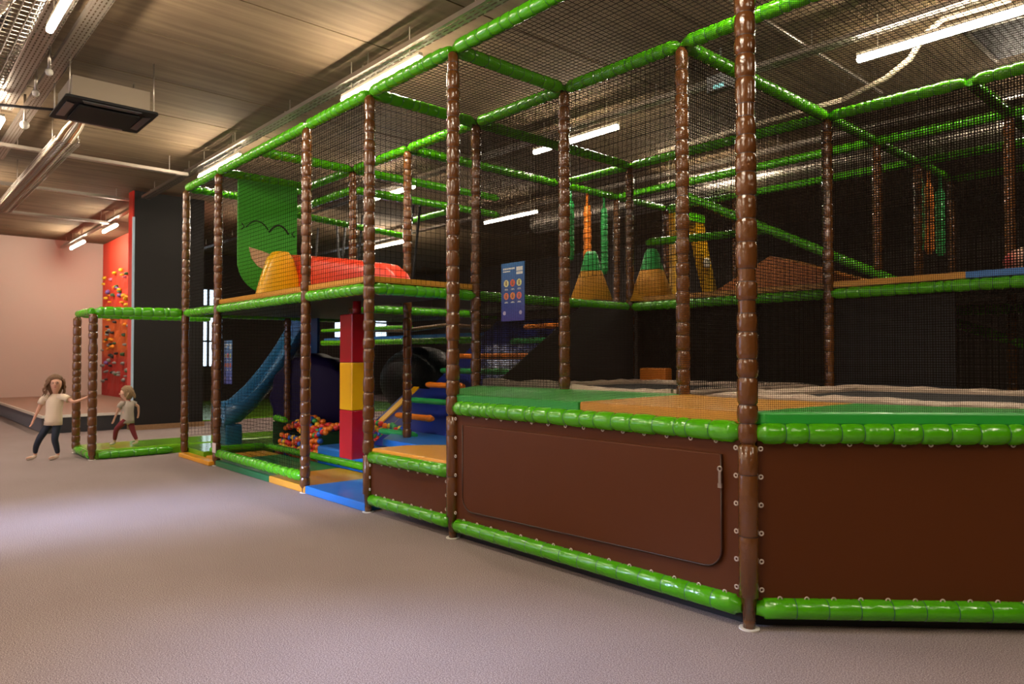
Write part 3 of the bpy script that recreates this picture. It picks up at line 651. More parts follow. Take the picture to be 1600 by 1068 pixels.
def foam_pyramid(cx, cy, z0, h, w_, label, rot):
    mb = MB(); n = 4; cols = []; rings = []
    for t, s_ in ((0, 1), (.60, .50), (.64, .47), (.93, .30), (1, .20)):
        ring = []
        for i in range(4):
            a0 = rot+PI/2*i+PI/4
            for da in (-.12, .12): ring.append((cx+math.cos(a0+da)*w_*s_*.72, cy+math.sin(a0+da)*w_*s_*.72, z0+h*t))
        rings.append(ring)
    mb.loft(rings, [0, 1, 1, 1]); return obj('foam_pyramid', mb, [yellow_tan, gfoam], label=label, cat='foam cone')
foam_pyramid(-4.38, 3.66, 2.2, .68, .50, 'ochre foam pyramid with green peak, left one on the upper deck', .75)
foam_pyramid(-3.78, 4.2, 2.2, .70, .46, 'ochre foam pyramid with green peak, right one beside the yellow arch', .35)
def hanging(x, y, z0, z1, m_, label, r=.06):
    t = thing('hanging_foam_roll', (x, y, z0), label, 'foam roll'); mb = rail_mb((x, y, z0), (x, y, z1-.18), r=r, seg=.09, n=12, inset=.0); obj('foam_roll', mb, [m_, m_], t)
    mb = MB(); mb.cyl((x, y, z1-.2), (x, y, z1), .02, 8); obj('strap', mb, m_, t); return t
hanging(-4*B, 4.2, 2.9, 3.96, gfoam, 'green hanging foam roll just behind the left middle post'); hanging(-4*B, 4.57, 2.6, 3.96, orange, 'orange hanging foam roll above the left pyramid', .065)
hanging(-4*B, 4.96, 2.75, 3.96, gfoam, 'green hanging foam roll right of the orange one above the left pyramid')
hanging(-B, 6.65, 2.85, 3.96, gfoam, 'left green hanging foam roll in the dim rear tower', .055); hanging(-B, 6.98, 2.84, 3.96, orange, 'orange hanging foam roll in the dim rear tower', .06); hanging(-B, 7.42, 2.85, 3.96, gfoam, 'right green hanging foam roll in the dim rear tower', .06)
ya = thing('yellow_padded_arch', (-5.26, 7.0, 2.25), 'yellow padded arch with a curved side leg and pale flowers behind the middle post', 'arch')
obj('straight_leg', (lambda q: (q.bbox(-5.36, -5.16, 6.72, 7.08, 2.2, 3.95, .03), q)[1])(MB()), yellow, ya)
cp = [(7.45, 3.95), (7.55, 3.6), (7.68, 3.2), (7.85, 2.8), (7.98, 2.45), (8.0, 2.2)]
mb = MB(); rings = []
for (y, z) in cp: rings.append([(-5.34, y-.13, z), (-5.18, y-.13, z), (-5.18, y+.13, z), (-5.34, y+.13, z)])
mb.loft(rings, smooth=False); obj('curved_leg', mb, yellow, ya)
mb = MB(); mb.box(-5.36, -5.16, 6.74, 7.6, 3.86, 4.0); obj('arch_top', mb, green, ya, label='green padded top')
for (y, z) in ((6.95, 3.2), (7.62, 3.15)):
    mb = MB()
    for k in range(6): mb.sphere((-5.13, y+.06*math.cos(k*PI/3), z+.06*math.sin(k*PI/3)), .038, 8, 5)
    obj('flower', mb, plastic_white, ya, label='pale flower ornament')
# orange ramp wedge in the rear
mb = MB(); mb.extrude([(-2.9, 4.1, 2.2), (-2.05, 4.1, 2.62), (-1.0, 4.1, 2.25), (-1.0, 4.1, 2.2)], (0, .8, 0)); obj('foam_ramp', mb, orange_board, label='burnt orange foam ramp on the rear deck behind the sloping rail', cat='ramp')
mb = MB(); mb.sphere((.28, 4.7, 2.38), .17, 18, 12, (1.3, 1, .85)); obj('play_ball', mb, mat('red_and_cream_ball', (.55, .05, .06), .35, .2, var=((.75, .5, .35), 3, 0)), label='big red and cream ball lying on the rear deck at the right edge', cat='ball')
# mid level tan slings and blue mats seen through the lower left opening
mb = MB(); mb.tube([(-11.5, 3*B+.1, 2.06), (-10.4, 3*B+.1, 2.0), (-9.4, 3*B+.1, 1.97), (-8.2, 3*B+.1, 2.03), (-7.0, 3*B+.1, 1.96), (-6.0, 3*B+.1, 1.98)], .035, 8); obj('sling_bridge', mb, wood, label='sagging tan sling bridge under the upper deck', cat='bridge')
box_obj('floor_mat', (-12.6, -6.3, 3*B+.08, 3*B+.5, 1.82, 1.88), mat_blue, label='thin blue mat on the middle level behind the green rail', cat='mat')
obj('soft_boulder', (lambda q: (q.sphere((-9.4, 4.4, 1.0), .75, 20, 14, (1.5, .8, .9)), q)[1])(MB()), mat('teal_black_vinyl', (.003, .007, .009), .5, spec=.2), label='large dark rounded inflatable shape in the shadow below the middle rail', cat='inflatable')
for k, (a, b) in enumerate((((-10.9, 3, 4.0), (-11.1, 3, 2.25)), ((-10.15, 3, 4.0), (-9.9, 3, 2.25)), ((-9.8, 3, 4.0), (-10.1, 3, 2.25)), ((-9.2, 3, 4.0), (-9.5, 3, 2.25)), ((-7.9, 3.2, 4.0), (-8.3, 3.2, 2.25)), ((-7.7, 3.2, 4.0), (-8.0, 3.2, 2.25)))):
    mb = MB(); mb.cyl(a, b, .022, 8); obj('climbing_rope', mb, black_soft, label='black climbing rope hanging behind the red wedge on the upper storey', cat='rope', group='black ropes behind the red wedge')

# ------------------------------------------------------------------ signs
sign_m = gradient_z('blue_to_indigo_sign', [(0, (.04, .03, .24)), (1, (.01, .13, .38))], 1.83, 2.42)
def sign(x0, x1, y, z0, z1, label, m_):
    t = thing('rules_sign', ((x0+x1)/2, y, z0), label, 'sign'); w_ = x1-x0; h_ = z1-z0
    box_obj('board', (x0, x1, y-.008, y, z0, z1), m_, parent=t)
    wm = mat('white_print', (.75, .75, .72), .6); q = MB(); rr = random.Random(5)
    def bar(a, b, c_, d_): q.box(x0+w_*a, x0+w_*b, y-.0095, y-.0081, z1-h_*d_, z1-h_*c_)
    u = .08
    for k in range(9): bar(u, u+.045, .085, .115); u += .058
    u = .08
    for k in range(8): bar(u, u+.03, .135, .155); u += .04
    bar(.66, .93, .08, .15); bar(.66, .93, .165, .21)
    for r_ in (.445, .665):
        for c_ in (.22, .5, .78):
            bar(c_-.06, c_+.06, r_, r_+.008); bar(c_-.08, c_+.08, r_+.015, r_+.022); 
    obj('printed_text', q, wm, t, label='white printed lines')
    for i, (rz, cs) in enumerate(((.35, ((.75, .7, .35), (.75, .12, .06), (.7, .7, .3))), (.57, ((.75, .2, .1), (.75, .25, .08), (.7, .15, .12))))):
        for j, cc in enumerate(cs):
            cx = x0+w_*(.22+.28*j); cz = z1-h_*rz; q = MB(); q.cyl((cx, y-.0082, cz), (cx, y-.010, cz), w_*.105, 20)
            d = obj('pictogram', q, mat('picto_%d_%d' % (i, j), cc, .5), t, label='round coloured pictogram')
            q = MB(); q.box(cx-.008, cx+.008, y-.012, y-.0101, cz-.022, cz+.006); q.sphere((cx, y-.0105, cz+.016), .009, 8, 6, (1, .3, 1)); obj('pictogram_figure', q, mat('picto_ink', (.25, .12, .06), .6), d)
    for cx in (.14, .84):
        q = MB(); q.cyl((x0+w_*cx, y-.0082, z0+h_*.14), (x0+w_*cx, y-.010, z0+h_*.14), w_*.06, 14); obj('logo', q, mat('pale_logo', (.5, .45, .6), .5), t, label='small pale round logo')
    return t
sign(-3.485, -3.14, B-.03, 1.83, 2.42, 'blue rules sign with six round pictograms on the dark net', sign_m)
sign_m2 = gradient_z('pale_blue_to_violet_sign', [(0, (.10, .12, .5)), (1, (.10, .28, .60))], 1.0, 1.78)
sign(-10.75, -10.38, B-.16, 1.0, 1.76, 'small blue rules sign deep inside the left entrance', sign_m2)
obj('warning_tag', (lambda q: (q.box(-7.84, -7.72, -.075, -.07, .19, .32), q)[1])(MB()), mat('pinkish_white_card', (.75, .6, .6), .5), label='small pinkish white card at the foot of the leftmost netted bay', cat='tag')

# ------------------------------------------------------------------ ceiling services
def tube_light(x0, y, label, L=1.6, z=4.5, group=None):
    t = thing('tube_light', (x0+L/2, y, z), label, 'ceiling light', group)
    mb = MB(); mb.lathe((x0, y, z), (x0+L, y, z), [(0, .02), (.006, .032), (.994, .032), (1, .02)], 12); obj('diffuser', mb, tube_glow, t)
    mb = MB(); mb.box(x0, x0+L, y-.025, y+.025, z+.034, z+.07)
    for xx in (x0+.2, x0+L-.2): mb.box(xx-.004, xx+.004, y-.004, y+.004, z+.07, CEIL)
    obj('housing', mb, cream_paint, t)
    return t
tube_light(-5.73, -2.33, 'glowing tube light at the top left beside the wide cable tray')
tube_light(-10.65, -2.3, 'glowing tube light cut by the left edge of the photo')
tube_light(-5.56, .60, 'glowing tube light just above the front green top rail, nearest one')
tube_light(-10.43, .60, 'glowing tube light above the far corner of the green top rail', 1.74)
tube_light(-17.43, .70, 'glowing tube light near the red wall, nearer of the two', 1.2); tube_light(-21.0, .68, 'glowing tube light near the far pale wall, farther of the two')
tube_light(-5.60, 3.78, 'glowing tube light seen through the roof net in the middle'); tube_light(-.99, 3.93, 'long glowing tube light at the top right', 1.75)
tube_light(-10.26, 3.66, 'glowing tube light behind the nets above the red wedge', 1.7); tube_light(-.48, 7.15, 'glowing tube light at the right edge of the photo')
tube_light(-5.63, 6.9, 'small glowing tube light above the yellow arch'); tube_light(-10.39, 6.83, 'distant glowing tube light above the blue rules sign', 1.7)
tube_light(-.9, .60, 'added tube light above the trampoline enclosure out of view'); tube_light(-.9, -2.33, 'added tube light above the camera side carpet out of view'); tube_light(3.9, -2.33, 'added unseen tube light behind the camera'); tube_light(-5.7, -5.45, 'added tube light over the left carpet out of view'); tube_light(-.9, -5.45, 'added unseen tube light over the carpet left behind the camera'); tube_light(-10.6, -5.45, 'added tube light over the far left carpet out of view'); tube_light(3.9, .60, 'added unseen tube light off the right edge'); tube_light(-15.4, -2.3, 'added far tube light left of view')  # tubes added outside the view to carry the lighting
tube_light(-15.4, 6.9, 'added unseen tube light far back in the dark rear hall'); tube_light(-15.2, 3.66, 'added unseen tube light behind the black partition')  # rear tubes added out of sight as extra light
def tray(x0, x1, y0, y1, z, label, along='x', ribs=5, cross=.12, lip=.05, m_=None):
    mb = MB(); m_ = m_ or steel
    if along == 'x':
        for k in range(ribs): w_ = (y1-y0)/ribs; mb.box(x0, x1, y0+w_*k, y0+w_*k+w_*.62, z, z+.003)
        n = int((x1-x0)/cross)
        for k in range(n): mb.box(x0+k*cross, x0+k*cross+cross*.3, y0, y1, z+.0005, z+.0035)
        for yy in (y0, y1): mb.box(x0, x1, yy-.002, yy+.002, z, z+lip)
        for xx in [x0+.6+2.0*i for i in range(int((x1-x0)/2.0))]: mb.box(xx, xx+.02, y0, y1, z+lip, z+lip+.02); mb.box(xx, xx+.01, (y0+y1)/2-.005, (y0+y1)/2+.005, z+lip, CEIL-.002)
    else:
        for k in range(ribs): w_ = (x1-x0)/ribs; mb.box(x0+w_*k, x0+w_*k+w_*.62, y0, y1, z, z+.003)
        n = int((y1-y0)/cross)
        for k in range(n): mb.box(x0, x1, y0+k*cross, y0+k*cross+cross*.3, z+.0005, z+.0035)
        for xx in (x0, x1): mb.box(xx-.002, xx+.002, y0, y1, z, z+lip)
        for yy in (y0+.3, y1-.3): mb.box((x0+x1)/2-.005, (x0+x1)/2+.005, yy, yy+.01, z+lip, CEIL-.002)
    return obj('cable_tray', mb, m_, label=label, cat='cable tray')
tray(-9.3, 3, -2.42, -2.17, 4.70, 'wide perforated cable tray above the top left tube light', ribs=6, cross=.08)
tray(-12.2, 3, -2.07, -1.92, 4.70, 'narrow perforated cable tray beside the wide one', ribs=4, cross=.08)
tray(-13.6, 3, .53, .68, 4.66, 'long perforated cable tray above the front green top rail', ribs=3)
tray(-22.2, -14.3, .62, .72, 4.64, 'cable tray above the tube lights by the climbing wall', ribs=2)
tray(-22, 3, 3.72, 3.86, 4.66, 'cable tray above the middle row of tube lights', ribs=3)
tray(-22, 3, 6.82, 6.96, 4.66, 'cable tray above the rear row of tube lights', ribs=3)
tray(-10.95, -10.85, -2.2, .55, 4.60, 'slim cable tray crossing the ceiling from the left to the green rail corner', 'y', 2)
tray(-16.85, -16.7, -2.4, .8, 4.60, 'slim cable tray crossing near the far pale wall', 'y', 2)
tray(-14.2, -14.1, -2.4, .5, 4.68, 'slim tray crossing just before the black partition', 'y', 2)
def basket(x0, x1, y0, y1, z, h, label, nl=6, cross=.1, r=.005):
    mb = MB()
    for k in range(nl): yy = y0+(y1-y0)*k/(nl-1); mb.cyl((x0, yy, z), (x1, yy, z), r, 5)
    for yy in (y0, y1): mb.cyl((x0, yy, z+h*.5), (x1, yy, z+h*.5), r, 5); mb.cyl((x0, yy, z+h), (x1, yy, z+h), r*1.3, 5)
    for k in range(int((x1-x0)/cross)+1): xx = x0+k*cross; mb.tube([(xx, y0, z+h), (xx, y0, z), (xx, y1, z), (xx, y1, z+h)], r, 4)
    for xx in (x0+.15, (x0+x1)/2, x1-.15):
        for yy in (y0-.01, y1+.01): mb.cyl((xx, yy, z), (xx, yy, CEIL-.002), .005, 5)
    return obj('wire_basket_tray', mb, steel, label=label, cat='cable tray')
basket(-7.35, -2.5, -2.98, -2.48, 4.42, .1, 'wire mesh basket tray at the top left corner of the photo', 8, .1, .006)
basket(-16.2, -9.65, -1.62, -1.32, 4.5, .07, 'wire basket tray carrying a pale cable bundle below the ceiling')
cb = mat('cable_cream', (.7, .58, .42), .5); cc_ = mat('cable_copper', (.6, .28, .12), .5); cg = mat('cable_grey', (.4, .37, .34), .5)
for k in range(7):
    mb = MB(); yy = -1.58+.03*k; dx = .012*k
    pts = [(-16.2, yy, 4.53), (-13, yy+.01*math.sin(k), 4.53), (-11, yy, 4.54), (-9.8, yy, 4.55), (-9.4+dx, yy+.02, 4.62), (-8.7+dx, -1.52+.015*k, 4.66), (-8.1, -1.5+.012*k, 4.60), (-7.75, -1.5+.012*k, 4.5)]
    mb.tube(pts, .014 if k % 3 else .02, 7); obj('cable', mb, (cb, cc_, cb, cg)[k % 4], label='pale cable of the bundle in the wire basket leading to the air conditioner', cat='cable', group='cables in the wire basket')
# crumpled duct hose in corner basket
mb = MB(); mb.tube([(-7.0, -2.75, 4.5), (-6.2, -2.8, 4.53), (-5.2, -2.7, 4.5), (-4, -2.8, 4.52)], .05, 10); obj('cable_sleeve', mb, cb, label='thick pale cable sleeve in the top left wire basket', cat='cable')
for k in range(6):
    box_obj('junction_box', (-6.9+.75*k, -6.5+.75*k, -2.95, -2.62, 4.55, 4.63), black_paint, label='black box above the corner wire basket', cat='box', group='black boxes above the corner basket')
# air conditioning cassettes
def cassette(x0, y0, z, label, s_=.95):
    t = thing('air_conditioner', (x0+s_/2, y0+s_/2, z), label, 'air conditioner')
    mb = MB(); mb.bbox(x0, x0+s_, y0, y0+s_, z, z+.035, .03); 
    mb.bbox(x0+.16, x0+s_-.16, y0+.16, y0+s_-.16, z-.03, z, .03); obj('front_panel', mb, mat('black_satin_plastic', (.010, .010, .011), .6, spec=.2), t, label='black square panel')
    for k in range(4):
        a = k*PI/2; c_, s2 = math.cos(a), math.sin(a); mb = MB(); cx, cy = x0+s_/2, y0+s_/2
        pts = [(-.3, -.43), (.3, -.43), (.27, -.35), (-.27, -.35)]
        mb.extrude([(cx+p[0]*c_-p[1]*s2, cy+p[0]*s2+p[1]*c_, z-.012) for p in pts], (0, 0, .013)); obj('air_vane', mb, mat('dark_grey_plastic', (.045, .045, .05), .3), t)
    box_obj('casing', (x0+.08, x0+s_-.08, y0+.08, y0+s_-.08, z+.035, z+.27), mat('brushed_grey_casing', (.20, .16, .115), .5, metal=.2), parent=t, label='grey metal casing')
    mb = MB()
    for xx in (x0+.05, x0+s_-.05):
        for yy in (y0+.05, y0+s_-.05): mb.cyl((xx, yy, z+.04), (xx, yy, CEIL), .007, 6)
    obj('hanger_rod', mb, steel, t)
    return t
cassette(-7.86, -1.99, 4.3, 'black square ceiling air conditioner hanging at the upper left')
ht = thing('ceiling_hatch', (.8, 5.0, 4.84), 'dark rectangular ceiling opening panel behind the net at the top right', 'ceiling hatch')
box_obj('hatch_panel', (-.27, 2.2, 4.95, 6.0, 4.86, 4.885), black_paint, parent=ht)
mb = MB(); mb.box(-.31, 2.24, 4.91, 4.95, 4.84, 4.885); mb.box(-.31, -.27, 4.91, 6.04, 4.84, 4.885); obj('hatch_frame', mb, steel, ht)
# cable hose at the top right
mb = MB(); pts = [(-1.55, 4.9, 4.48), (-.95, 4.55, 4.46), (-.62, 4.30, 4.50), (-.45, 4.2, 4.66), (-.25, 4.1, 4.72), (.3, 4.1, 4.7)]
mb.tube(pts, .03, 8); obj('cable_hose', mb, cb, label='pale wrapped cable hose curving up at the top right', cat='cable')
mb = MB(); mb.tube([(-4.2, 4.95, 4.44), (-2.8, 4.92, 4.46), (-1.55, 4.9, 4.48)], .028, 8); obj('cable_hose', mb, cb, label='straight pale cable hose running left above the green rail at top right', cat='cable')
mb = MB(); mb.cyl((-1.42, 2.0, 4.72), (-1.42, 5.7, 4.72), .02, 8); obj('conduit', mb, steel, label='thin pale conduit crossing the ceiling diagonally behind the nearest post', cat='conduit')
mb = MB(); mb.cyl((-9.5, 7.6, 4.45), (4, 7.4, 4.45), .22, 20); obj('air_duct', mb, steel, label='round silver air duct along the ceiling at the back right', cat='duct')
mb = MB(); mb.cyl((-8.9, -2.6, 4.6), (-8.3, -1.3, 4.6), .018, 8); obj('conduit', mb, black_paint, label='dark conduit running from the left edge to the air conditioner', cat='conduit')
def head(x, y, z, label, r=.055):
    t = thing('ceiling_sensor', (x, y, z), label, 'sensor'); mb = MB(); mb.sphere((x, y, z), r, 12, 8); obj('sensor_head', mb, plastic_white, t)
    mb = MB(); mb.cyl((x, y, z+r*.8), (x, y, CEIL), .016, 8); obj('stem', mb, steel, t)
head(-9.13, -2.05, 4.5, 'round white globe hanging on a stem under the narrow tray'); head(-7.86, -2.12, 4.55, 'small pale sensor between the two perforated trays', .04); head(-7.03, -2.12, 4.55, 'small square looking sensor right of the wide tray', .04)
head(-2.5, 4.3, 4.55, 'small pale sensor by the middle tube light', .035)
mb = MB(); mb.bbox(-2.42, -2.12, 3.40, 3.50, 4.42, 4.6, .01); mb.cyl((-2.27, 3.45, 4.59), (-2.27, 3.45, CEIL-.002), .01, 6); es = obj('exit_lamp', mb, mat('grey_lamp_case', (.3, .3, .3), .5), label='small dim emergency lamp with cyan glow under the ceiling', cat='lamp')
mb = MB(); mb.box(-2.33, -2.2, 3.392, 3.399, 4.44, 4.48); o = obj('lamp_lens', mb, mat('cyan_lens', (.3, .8, .8), .3, emit=(.4, 1, .95), es=1.2), es)

# ------------------------------------------------------------------ people
def skin_obj(name, chains, m, parent, root=0, sub=2, label=None):
    vs, es, rs = [], [], []
    idx = {}
    def vid(p, r):
        key = (round(p[0], 4), round(p[1], 4), round(p[2], 4))
        if key not in idx: idx[key] = len(vs); vs.append(p); rs.append(r)
        return idx[key]
    for ch in chains:
        prev = None
        for (p, r) in ch:
            k = vid(p, r)
            if prev is not None and prev != k: es.append((prev, k))
            prev = k
    o_ = ORG[parent.name]
    me = bpy.data.meshes.new(name); me.from_pydata([tuple(Vector(p)-o_) for p in vs], es, []); me.update()
    o = bpy.data.objects.new(name, me); C.objects.link(o); o.parent = parent; ORG[o.name] = o_
    md = o.modifiers.new('skin', 'SKIN'); md.use_smooth_shade = True; md.branch_smoothing = .4
    lay = me.skin_vertices[0].data
    for k, r in enumerate(rs):
        r = r if isinstance(r, tuple) else (r, r); lay[k].radius = r; lay[k].use_root = (k == root); lay[k].use_loose = False
    sd = o.modifiers.new('sub', 'SUBSURF'); sd.levels = sub; sd.render_levels = sub
    me.materials.append(m)
    if label: o['label'] = label
    return o
RT = Vector((.6705, .7419, 0)); TC = Vector((.7419, -.6705, 0))   # image right, towards the viewer
skin_m = mat('skin', (.62, .33, .22), .55); skin_m2 = mat('skin_pale', (.66, .38, .27), .55)
def fig(base):
    b = Vector(base)
    return lambda a, t, z: tuple(b+RT*a+TC*t+Vector((0, 0, z)))
def person(name, base, label, J, cl, hair_m, shirt_m, trouser_m, sk):
    P = fig(base); t = thing(name, base, label, 'person'); g = {k: P(*v) for k, v in J.items()}; s = cl
    def hand(w_, h_, s_):
        w_ = Vector(w_); h_ = Vector(h_); d = (h_-w_); L = d.length; d.normalize(); u_, v_ = perp(d); out = []
        palm = h_
        out.append([(tuple(w_), .017*s_), (tuple(palm), (.026*s_, .015*s_))])
        for k, (o2, ln) in enumerate(((-.024, .045), (-.008, .052), (.008, .050), (.023, .040))):
            a = palm+v_*o2*s_+d*.02*s_; b2 = a+d*ln*.55*s_; c2 = b2+(d*.6+u_*.5)*ln*.5*s_
            out.append([(tuple(palm), (.026*s_, .015*s_)), (tuple(a), .0085*s_), (tuple(b2), .0078*s_), (tuple(c2), .006*s_)])
        a = w_+d*L*.3-v_*.022*s_; out.append([(tuple(palm), (.026*s_, .015*s_)), (tuple(palm-v_*.03*s_-d*.005), .009*s_), (tuple(palm-v_*.045*s_+d*.025*s_), .007*s_)])
        return out
    ch = [[(g['hip'], (.075*s, .06*s)), (g['waist'], (.068*s, .052*s)), (g['chest'], (.082*s, .06*s)), (g['neck0'], .036*s), (g['neck1'], .032*s), (g['jaw'], (.062*s, .063*s)), (g['face'], (.086*s, .086*s)), (g['crown'], (.060*s, .062*s))]]
    for q in 'lr':
        ch.append([(g['chest'], (.082*s, .06*s)), (g[q+'sh'], .036*s), (g[q+'el'], .024*s), (g[q+'wr'], .017*s)])
        ch += hand(g[q+'wr'], g[q+'ha'], s)
        ch.append([(g['hip'], (.075*s, .06*s)), (g[q+'th'], .06*s), (g[q+'kn'], .042*s), (g[q+'ca'], .036*s), (g[q+'an'], .024*s), (g[q+'he'], .026*s), (g[q+'to'], (.028*s, .016*s))])
    skin_obj('body', ch, sk, t)
    # shirt: one mesh of a lofted torso that hangs over the hips, and two short sleeves
    mb = MB(); rings = []
    ax_, bx_ = J['hem'], J['neck0']; zs = (-.07*s, .0, J['waist'][2]-ax_[2], J['chest'][2]-ax_[2]-.03*s, J['chest'][2]-ax_[2]+.035*s, bx_[2]-ax_[2]-.012*s, bx_[2]-ax_[2]+.012*s)
    for q, (dz, ra, rb) in enumerate(zip(zs, (.122, .118, .106, .116, .110, .062, .045), (.096, .094, .084, .088, .074, .050, .042))):
        cx_ = ax_[0]+(bx_[0]-ax_[0])*dz/(bx_[2]-ax_[2])
        rings.append([P(cx_+math.cos(2*PI*i/24)*ra*s*(1+.03*math.sin(5*2*PI*i/24)*(q < 2)), math.sin(2*PI*i/24)*rb*s, ax_[2]+dz) for i in range(24)])
    mb.loft(rings)
    for q in 'lr':
        a_, b_ = Vector(g[q+'sh']), Vector(g[q+'el']); c_ = Vector(g['chest']).lerp(a_, .45); c_.z = a_.z-.012*s
        mb.tube([c_, a_.lerp(c_, .12), a_.lerp(b_, .2), a_.lerp(b_, .5)], [.056*s, .05*s, .047*s, .049*s], 14)
    obj('shirt', mb, shirt_m, t)
    ch = []
    for q in 'lr': ch.append([(g['hip'], (.08*s, .062*s)), (g[q+'th'], .063*s), (g[q+'kn'], .047*s), (g[q+'ca'], .041*s), (g[q+'an'], .031*s)])
    skin_obj('trousers', ch, trouser_m, t)
    for q in 'lr': skin_obj('sock', [[(tuple(Vector(g[q+'an'])), .030*s), (g[q+'he'], .031*s), (g[q+'to'], (.032*s, .02*s))]], cl_sock[name], t, sub=1)
    return t, g, P
cl_sock = {'girl': mat('cream_sock', (.62, .5, .38), .8), 'toddler': mat('dark_sock', (.04, .02, .03), .8)}
cl_sock['person'] = cl_sock['girl']
J = dict(hip=(.15, 0, .60), waist=(.155, 0, .70), hem=(.15, 0, .57), chest=(.16, 0, .85), neck0=(.17, 0, .935), neck1=(.175, .01, .965), jaw=(.195, .025, 1.025), face=(.19, .02, 1.10), crown=(.18, 0, 1.16),
         lsh=(.02, .02, .89), lel=(-.05, .03, .72), lwr=(-.10, .05, .58), lha=(-.115, .06, .535),
         rsh=(.30, .0, .90), rel=(.45, .02, .825), rwr=(.59, -.04, .885), rha=(.63, -.05, .91),
         lth=(.095, .0, .52), lkn=(-.01, .06, .31), lca=(-.07, .04, .20), lan=(-.12, -.02, .09), lhe=(-.12, -.03, .045), lto=(-.20, .06, .02),
         rth=(.205, .0, .52), rkn=(.20, .05, .30), rca=(.205, .01, .19), ran=(.20, -.03, .085), rhe=(.195, -.035, .045), rto=(.125, .06, .025))
hair1 = mat('dark_blond_hair', (.17, .085, .04), .6, bump=(90, .8, 3)); hair2 = mat('light_blond_hair', (.36, .23, .12), .6, bump=(90, .8, 3))
shirt1 = mat('cream_cotton', (.72, .58, .42), .85, bump=(14, .3, 2)); jeans = mat('dark_navy_leggings', (.008, .014, .028), .7); shirt2 = mat('pale_grey_cotton', (.45, .38, .32), .85, bump=(14, .6, 2)); redp = mat('maroon_trousers', (.17, .012, .02), .75)
GB = (-10.1, -1.65, 0)
t, g, P = person('person', GB, 'girl in cream t-shirt and dark leggings stepping away while holding the entrance post', J, 1.0, hair1, shirt1, jeans, skin_m)
# hair: shell pushed to the back (image left) with loose strands to the shoulders
def hair(t, P, c, r, m_, drop, back=-1, strands=9, seed=1):
    mb = MB(); n, mm = 18, 12; rr = random.Random(seed); rings = []
    for j in range(1, mm):
        a = PI*j/mm; ring = []
        for i in range(n):
            b = 2*PI*i/n; sx, sy, sz = math.sin(a)*math.cos(b), math.sin(a)*math.sin(b), math.cos(a)
            # keep the face open: squeeze the lower part that points to the face side
            facing = max(0, sx*(-back)*.75+sy*.66); k = 1.0
            if sz < .45 and facing > .25: k = .80
            low = drop*max(0, -sz)**1.2 if facing < .3 else 0
            q = rr.uniform(.97, 1.06); ring.append(P(c[0]+sx*r*k*q+back*.015, c[1]+sy*r*k*q-.01, c[2]+sz*r*1.05*q-low))
        rings.append(ring)
    mb.loft(rings)
    for k in range(strands*4):
        b_ = rr.uniform(0, 2*PI); dx, dy = math.cos(b_), math.sin(b_)
        if dx*(-back)*.75+dy*.66 > .35: continue
        L = (drop+r*.75)*rr.uniform(.75, 1.1); ph = rr.uniform(0, 6); pts = []; rad = []
        for q in range(9):
            t_ = q/8; o2 = r*(.80+.35*min(1, t_*1.6))+.012*math.sin(ph+t_*9); pts.append(P(c[0]+dx*o2+.010*math.cos(ph+t_*10)+back*.02*t_, c[1]+dy*o2, c[2]+r*.35-t_*(L+r*.35))); rad.append(.017*(1-t_*.65))
        mb.tube(pts, rad, 6)
    return obj('hair', mb, m_, t)
hair(t, P, (.172, -.004, 1.115), .108, hair1, .10)
def dots(t, P, lst):
    for nm, c, r, sc_, m_ in lst:
        mb = MB(); mb.sphere((0, 0, 0), r, 10, 7); mb.v = [tuple(Vector(P(*c))+RT*v[0]*sc_[0]+TC*v[1]*sc_[1]+Vector((0, 0, v[2]*sc_[2]))) for v in mb.v]; obj(nm, mb, m_, t)
dark = mat('dark_iris', (.02, .015, .01), .3); lip = mat('lip', (.45, .12, .1), .5)
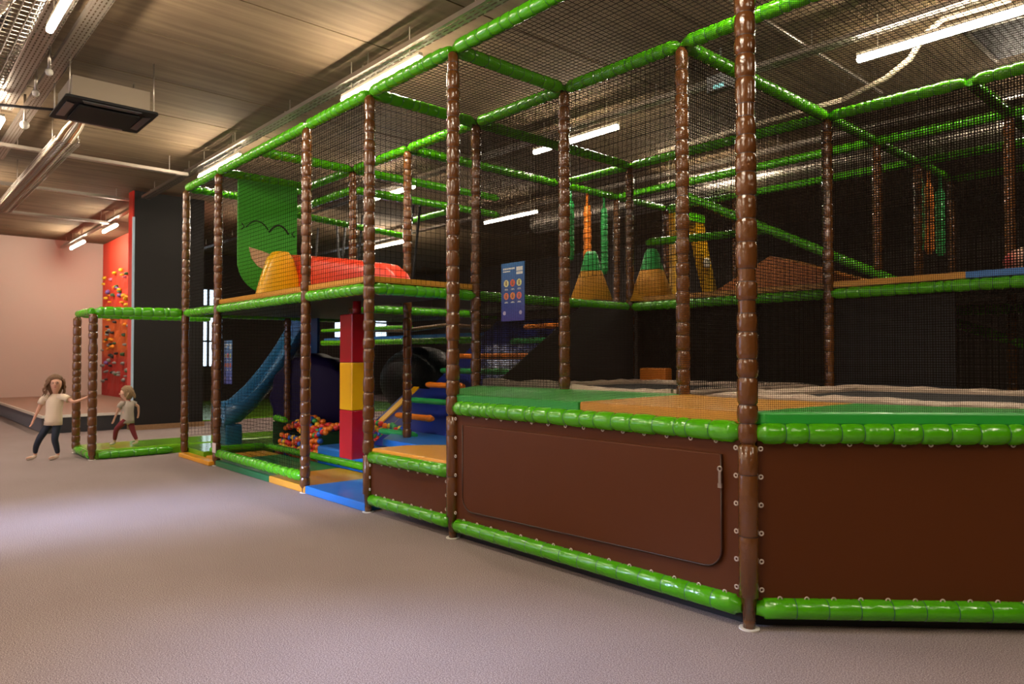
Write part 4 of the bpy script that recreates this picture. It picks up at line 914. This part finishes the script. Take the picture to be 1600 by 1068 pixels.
dots(t, P, (('eye', (.205, .112, 1.105), .009, (1, .6, .7), dark), ('eye', (.252, .085, 1.108), .009, (1, .6, .7), dark), ('nose', (.238, .118, 1.08), .012, (1, 1.1, 1), skin_m), ('mouth', (.23, .10, 1.045), .018, (1, .5, .35), lip), ('ear', (.125, .055, 1.085), .018, (.5, .7, 1), skin_m)))
# round glasses
mb = MB()
for (a, tt) in ((.203, .124), (.254, .096)): mb.torus(P(a, tt, 1.105), (RT*.35+TC).normalized(), .017, .0022, 14, 5)
obj('glasses', mb, dark, t)
J2 = dict(hip=(.03, 0, .42), waist=(.035, 0, .51), hem=(.03, 0, .40), chest=(.035, 0, .61), neck0=(.03, 0, .665), neck1=(.02, 0, .69), jaw=(-.02, 0, .735), face=(-.01, 0, .80), crown=(.0, 0, .855),
          lsh=(-.03, .06, .635), lel=(-.08, .07, .52), lwr=(-.12, .07, .42), lha=(-.135, .07, .385), rsh=(.09, -.04, .64), rel=(.16, -.07, .59), rwr=(.16, -.08, .50), rha=(.155, -.08, .46),
          lth=(.0, .04, .36), lkn=(-.10, .06, .25), lca=(-.12, .05, .17), lan=(-.14, .03, .08), lhe=(-.14, .03, .04), lto=(-.215, .04, .022),
          rth=(.06, -.03, .36), rkn=(.10, -.03, .23), rca=(.13, -.03, .15), ran=(.165, -.03, .08), rhe=(.17, -.03, .04), rto=(.095, -.02, .022))
TB = (-9.95, -.62, .135)
t2, g2, P2 = person('person', TB, 'toddler in pale top and maroon trousers walking over the lime mat inside the arch', J2, .86, hair2, shirt2, redp, skin_m2)
hair(t2, P2, (.005, 0, .81), .094, hair2, .03, back=1, strands=7, seed=4)
dots(t2, P2, (('eye', (-.07, .045, .80), .008, (.6, 1, .8), dark), ('eye', (-.07, -.03, .80), .008, (.6, 1, .8), dark), ('nose', (-.085, .01, .775), .010, (1, 1, 1), skin_m2), ('mouth', (-.07, .01, .745), .014, (.5, 1, .4), lip), ('ear', (.0, .07, .785), .015, (.8, .5, 1), skin_m2)))
